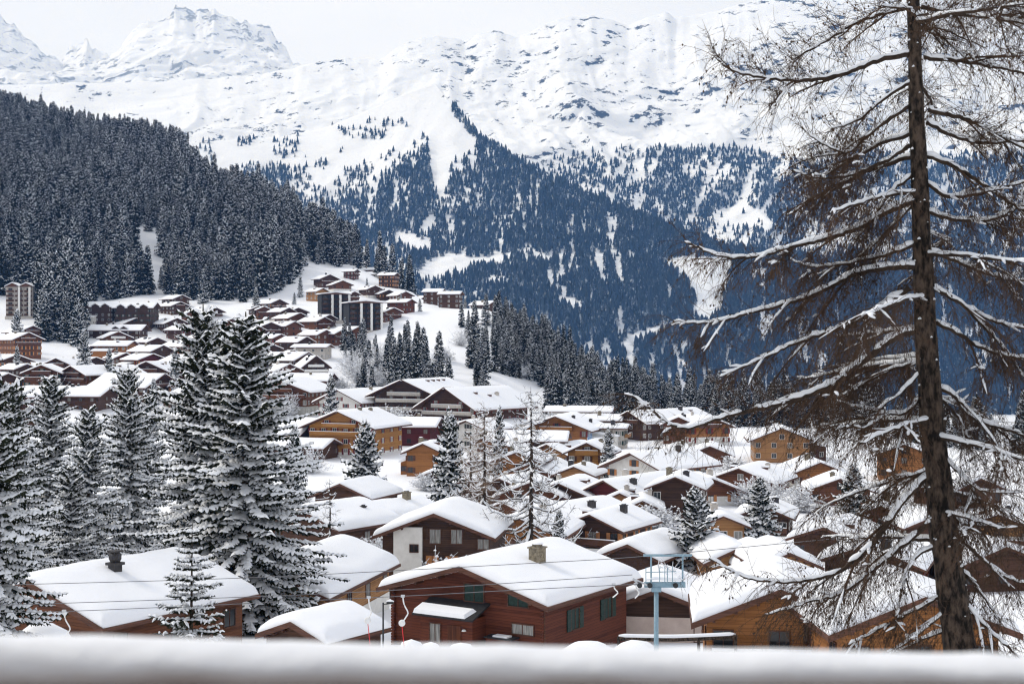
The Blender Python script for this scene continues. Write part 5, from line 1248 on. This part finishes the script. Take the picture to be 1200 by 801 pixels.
def cable(name, p, label):
    pts, _ = resample([at(a, b, c) for a, b, c in p], 60); m_ = MB(); m_.tube(pts, .017, 5); tag(m_.build(name, 'cable_steel', None, True), label, 'cable', 'lift cables')
    return pts
c1 = cable('lift_cable', [(-120,688,70),(0,684.5,69),(300,675.5,68),(640,658,67),(763,650,66),(1000,628,66)], 'uppermost thin steel lift cable crossing the snow roofs to the pylon frame')
c2 = cable('lift_cable', [(-120,711,70),(0,708,69),(300,698,68),(460,690.5,67.5),(600,682,67),(741,672.5,66)], 'middle steel haul cable crossing the red gable')
c3 = cable('lift_cable', [(-120,720,68),(0,716.5,67.5),(110,714,67.2),(460,698,66.5),(600,690.5,66),(755,683,65.8)], 'lowest steel haul cable that carries the hanging T bars')
def tbar(px, py, disc_py, low_py, bend, label, pipe=True):
    p = at(px, py, 66.5); e = empty('drag_lift_hanger', p); tag(e, label, 'lift hanger', 'hanging T bars'); z = lambda q: -(q-py)/F*66.5; s_ = 66.5/F
    m_ = MB(); m_.box(-.09, .09, -.05, .05, -.05, .06); m_.build('clamp', 'galvanised', e)
    m_ = MB(); q, _ = resample([(0, 0, 0), (bend*s_*.25, 0, z(py+(disc_py-py)*.3)), (bend*s_, 0, z(py+(disc_py-py)*.6)), (bend*s_*.75, 0, z(py+(disc_py-py)*.74)), (-1*s_, 0, z(disc_py))], 16); m_.tube(q, .033, 7); m_.build('hanger_pipe', 'white_plastic', e, True)
    if low_py:
        m_ = MB(); m_.lathe([(.05, -.08), (.15, -.07), (.16, 0), (.15, .07), (.05, .08)], 16); o = m_.build('spring_box', 'white_plastic', e, True, (-1*s_, 0, z(disc_py))); o.rotation_euler = (R(90), 0, 0)
        m_ = MB(); m_.tube([(-1*s_, 0, z(disc_py)-.1), (2*s_, 0, z(low_py))], .017, 6); m_.build('tow_stick', 'red_paint', e)
        m_ = MB(); m_.tube([(2*s_-.35, 0, z(low_py)-.08), (2*s_, 0, z(low_py)), (2*s_+.35, 0, z(low_py)-.08)], .035, 6); m_.build('seat_bar', 'red_paint', e)
tbar(472, 697.5, 729, 760, 6, 'T bar hanging in front of the red gable, with white spring box and red stick')
tbar(432, 699, 726, 758, 3, 'T bar hanging in front of the white garage wall')
tbar(75, 715, 748, 790, 7, 'T bar hanging below the eave of the rust brown chalet')
tbar(719, 684, 699, None, 5, 'white hanger pipe just past the corner of the red log chalet')
tbar(745, 683.5, 700, None, 4, 'empty white hanger pipe next to the pylon sheaves')
lp_ = at(449, 705, 82); g0 = gz(lp_.x, 82)
lo = empty('lamp_post', (lp_.x, 82, g0)); tag(lo, 'thin black lamp post under the eave of the red log chalet', 'lamp post'); hh = lp_.z-g0
m_ = MB(); m_.tube([(0, 0, -.3), (0, 0, hh)], [.06, .045], 8); m_.build('post', 'black_metal', lo)
m_ = MB(); m_.tube([(0, 0, hh-.1), (.5, 0, hh-.05)], .03, 6); m_.box(.2, .6, -.1, .1, hh-.05, hh+.05); m_.build('lamp_head', 'black_metal', lo)
m_ = MB(); m_.tube([(.18, 0, hh+.06), (.4, 0, hh+.1), (.62, 0, hh+.06)], [.04, .1, .04], 6); m_.build('snow_cap', 'snow', lo, True)

# ------------------------------------------------------------------ car, log fence, snow heaps
def car(px, d, yaw, label):
    x = (px-600)/F*d; g0 = gz(x, d); e = empty('parked_car', (x, d, g0), R(yaw)); tag(e, label, 'car')
    m_ = MB(); prof = [(-2.1, .35), (2.1, .35), (2.15, .75), (1.9, .92), (1.1, 1.0), (.55, 1.42), (-1.1, 1.46), (-1.75, 1.05), (-2.12, .95)]
    m_.prism(prof, -.85, .85); m_.build('body', 'car_paint', e)
    for sy in (-1, 1):
        m_ = MB(); m_.prism([(-1.55, 1.06), (.95, 1.03), (.5, 1.36), (-1.05, 1.4)], sy*.855-.006, sy*.855+.006); m_.build('side_window', 'glass', e)
        for wx in (-1.3, 1.35):
            m_ = MB(); m_.tube([(wx, sy*.72, .33), (wx, sy*.88, .33)], .33, 18); wo_ = m_.build('wheel', 'rubber', e)
            m_ = MB(); m_.tube([(wx, sy*.881, .33), (wx, sy*.9, .33)], .2, 14); m_.build('rim', 'galvanised', wo_)
    m_ = MB(); m_.add([(1.12, -.7, 1.02), (1.12, .7, 1.02), (.6, .66, 1.42), (.6, -.66, 1.42)], [(0, 1, 2, 3)]); m_.build('windscreen', 'glass', e)
    m_ = MB(); snow_roof(m_, .78, -1.05, .5, 1.44, .02, .2, 5, 8, 8); o = m_.build('roof_snow', 'snow', e, True); o.rotation_euler = (0, 0, R(-90))
    m_ = MB(); snow_roof(m_, .75, 1.05, 2.0, .95, .02, .12, 6, 8, 6); o = m_.build('bonnet_snow', 'snow', e, True); o.rotation_euler = (0, 0, R(-90))
car(706, 74, 12, 'grey parked car with snow on its roof beside the red log chalet')
m_ = MB()
fz0 = [at(a, b, 78) for a, b in ((725, 747), (790, 748), (862, 745))]
fp = empty('log_rail_fence', (fz0[0].x, 78, gz(fz0[0].x, 78))); tag(fp, 'low snow topped log rail beside the bushes', 'fence'); O = Vector(fp.location)
m_.tube([p-O for p in fz0], .13, 8); rl = m_.build('rail', 'bark', fp, True)
m_ = MB(); m_.tube([p-O+Vector((0, 0, .15)) for p in resample(fz0, 14)[0]], [.05]+[.12]*12+[.05], 8); m_.build('rail_snow', 'snow', rl, True)
for p in resample(fz0, 4)[0]:
    m_ = MB(); q = p-O; m_.tube([(q.x, q.y, gz(p.x, p.y)-O.z-.4), (q.x, q.y, q.z+.1)], .09, 7); m_.build('post', 'bark', fp)
def heap(px, py, d, rx, rz_, seed, label):
    p = at(px, py, d); g0 = gz(p.x, d); m_ = MB(); rn = random.Random(seed); n = 14; hh = p.z-g0
    prof = [(1.3, -.1), (1.0, .35), (.7, .75), (.35, .95), (.02, 1.0)]; vs = []; fs = []
    for i, (r_, z) in enumerate(prof):
        for j in range(n): a = 6.283*j/n; k = r_*rx*(1+.15*rn.uniform(-1, 1)); vs.append((k*math.cos(a), k*math.sin(a), z*hh))
    for i in range(4):
        for j in range(n): fs.append((i*n+j, i*n+(j+1) % n, (i+1)*n+(j+1) % n, (i+1)*n+j))
    fs.append(tuple(4*n+j for j in range(n))); m_.add(vs, fs); tag(m_.build('snow_heap', 'snow', None, True, (p.x, d, g0)), label, 'snow heap', 'snow heaps')
for k, (a, b, s_) in enumerate(((482, 748, 1.2), (505, 751, 1.1), (540, 752, 1.4), (690, 750, 2.2), (745, 749, 2.0), (50, 728, 2.0))):
    heap(a, b, 72 if k < 5 else 80, s_, 1, k, 'rounded heap of cleared snow along the lane in front of the chalets')

# ------------------------------------------------------------------ the snowy balustrade close to the camera
DR = 2.0
fz = -1.55
ra = empty('balcony_railing', (0, DR, fz)); tag(ra, 'blurred wooden balcony rail with a thick roll of snow along its top', 'railing')
zl = lambda py: (400-py)/F*DR-fz
m_ = MB(); m_.tube([(-3, 0, zl(782)), (3, 0, zl(800))], .0, 4) if False else m_.box(-3, 3, -.035, .035, zl(860), zl(802)); m_.build('hand_rail', 'trim_wood', ra)
sn = MB(); n = 240; nn = 14; vs = []; fs = []
xs_ = np.linspace(-3, 3, n); pxx = 600+F*xs_/DR
topy = np.interp(pxx, [-400, 0, 150, 400, 600, 800, 1000, 1130, 1165, 1200, 1700], [743, 743, 746, 753, 757, 760, 764, 767, 764, 770, 772])-1.5*fbm(pxx/60, pxx*0, 3, 8)*1.5
for i in range(n):
    zt = zl(topy[i]); zb = zl(803)
    for j in range(nn):
        a = 6.283*j/nn; wd_ = .058*(1+.10*float(vnoise(xs_[i]*9, j*.6, 4)))
        vs.append((xs_[i], wd_*math.cos(a), (zt+zb)/2+(zt-zb)/2*math.sin(a)*(1+.04*float(vnoise(xs_[i]*14, j*.8, 7)))))
for i in range(n-1):
    for j in range(nn): fs.append((i*nn+j, (i+1)*nn+j, (i+1)*nn+(j+1) % nn, i*nn+(j+1) % nn))
fs.append(tuple(range(nn))); fs.append(tuple((n-1)*nn+j for j in range(nn-1, -1, -1)))
sn.add(vs, fs); sn.build('rail_snow', 'snow', ra, True)
for px_ in (-2.9, -1.45, 1.45, 2.9):
    m_ = MB(); m_.box(px_-.04, px_+.04, -.034, .034, 0, zl(860)); m_.build('post', 'trim_wood', ra)
m_ = MB(); m_.box(-3.2, 3.2, -3.6, .12, -.14, 0); m_.build('deck', 'brown_wood', ra)
for px_ in (-2.8, 2.8):
    for py_ in (-3.3, 0): m_ = MB(); m_.box(px_-.1, px_+.1, py_-.1, py_+.1, -9.5, -.14); m_.build('support_post', 'trim_wood', ra)

m_ = MB(); m_.box(-5, 5, -3.9, -3.65, -9, 2.95); m_.build('added_light_block_wall', 'plaster', ra)  # unseen wall, added to block light from behind the camera
m_ = MB(); m_.add([(-5, -3.7, 3.0), (5, -3.7, 3.0), (5, -1.9, 2.85), (-5, -1.9, 2.85), (-5, -3.7, 3.2), (5, -3.7, 3.2), (5, -1.9, 3.05), (-5, -1.9, 3.05)], [(0,3,2,1),(4,5,6,7),(0,1,5,4),(1,2,6,5),(2,3,7,6),(3,0,4,7)]); m_.build('added_shade_eave', 'brown_wood', ra)  # unseen overhang, added above the camera to shade the rail snow

# ------------------------------------------------------------------ the air between
hb = MB(); hb.box(-9000, 9000, -300, 10100, min(-641.0, float(Zg.min())-1), max(float(s_[2].max()) for s_ in (SA, SB, SCm))+5)
m = bpy.data.materials.new('haze'); m.use_nodes = True; nt = m.node_tree; nt.nodes.clear()
pv = nt.nodes.new('ShaderNodeVolumePrincipled'); mo = nt.nodes.new('ShaderNodeOutputMaterial')
pv.inputs['Color'].default_value = (0.2, 0.46, 1.0, 1); pv.inputs['Absorption Color'].default_value = (1, 1, 1, 1)
pv.inputs['Density'].default_value = 4.3e-5; pv.inputs['Anisotropy'].default_value = 0.0
nt.links.new(pv.outputs[0], mo.inputs['Volume']); MATS['haze'] = m
tag(hb.build('haze', 'haze'), 'thin bluish winter haze over the valley', kind='stuff')
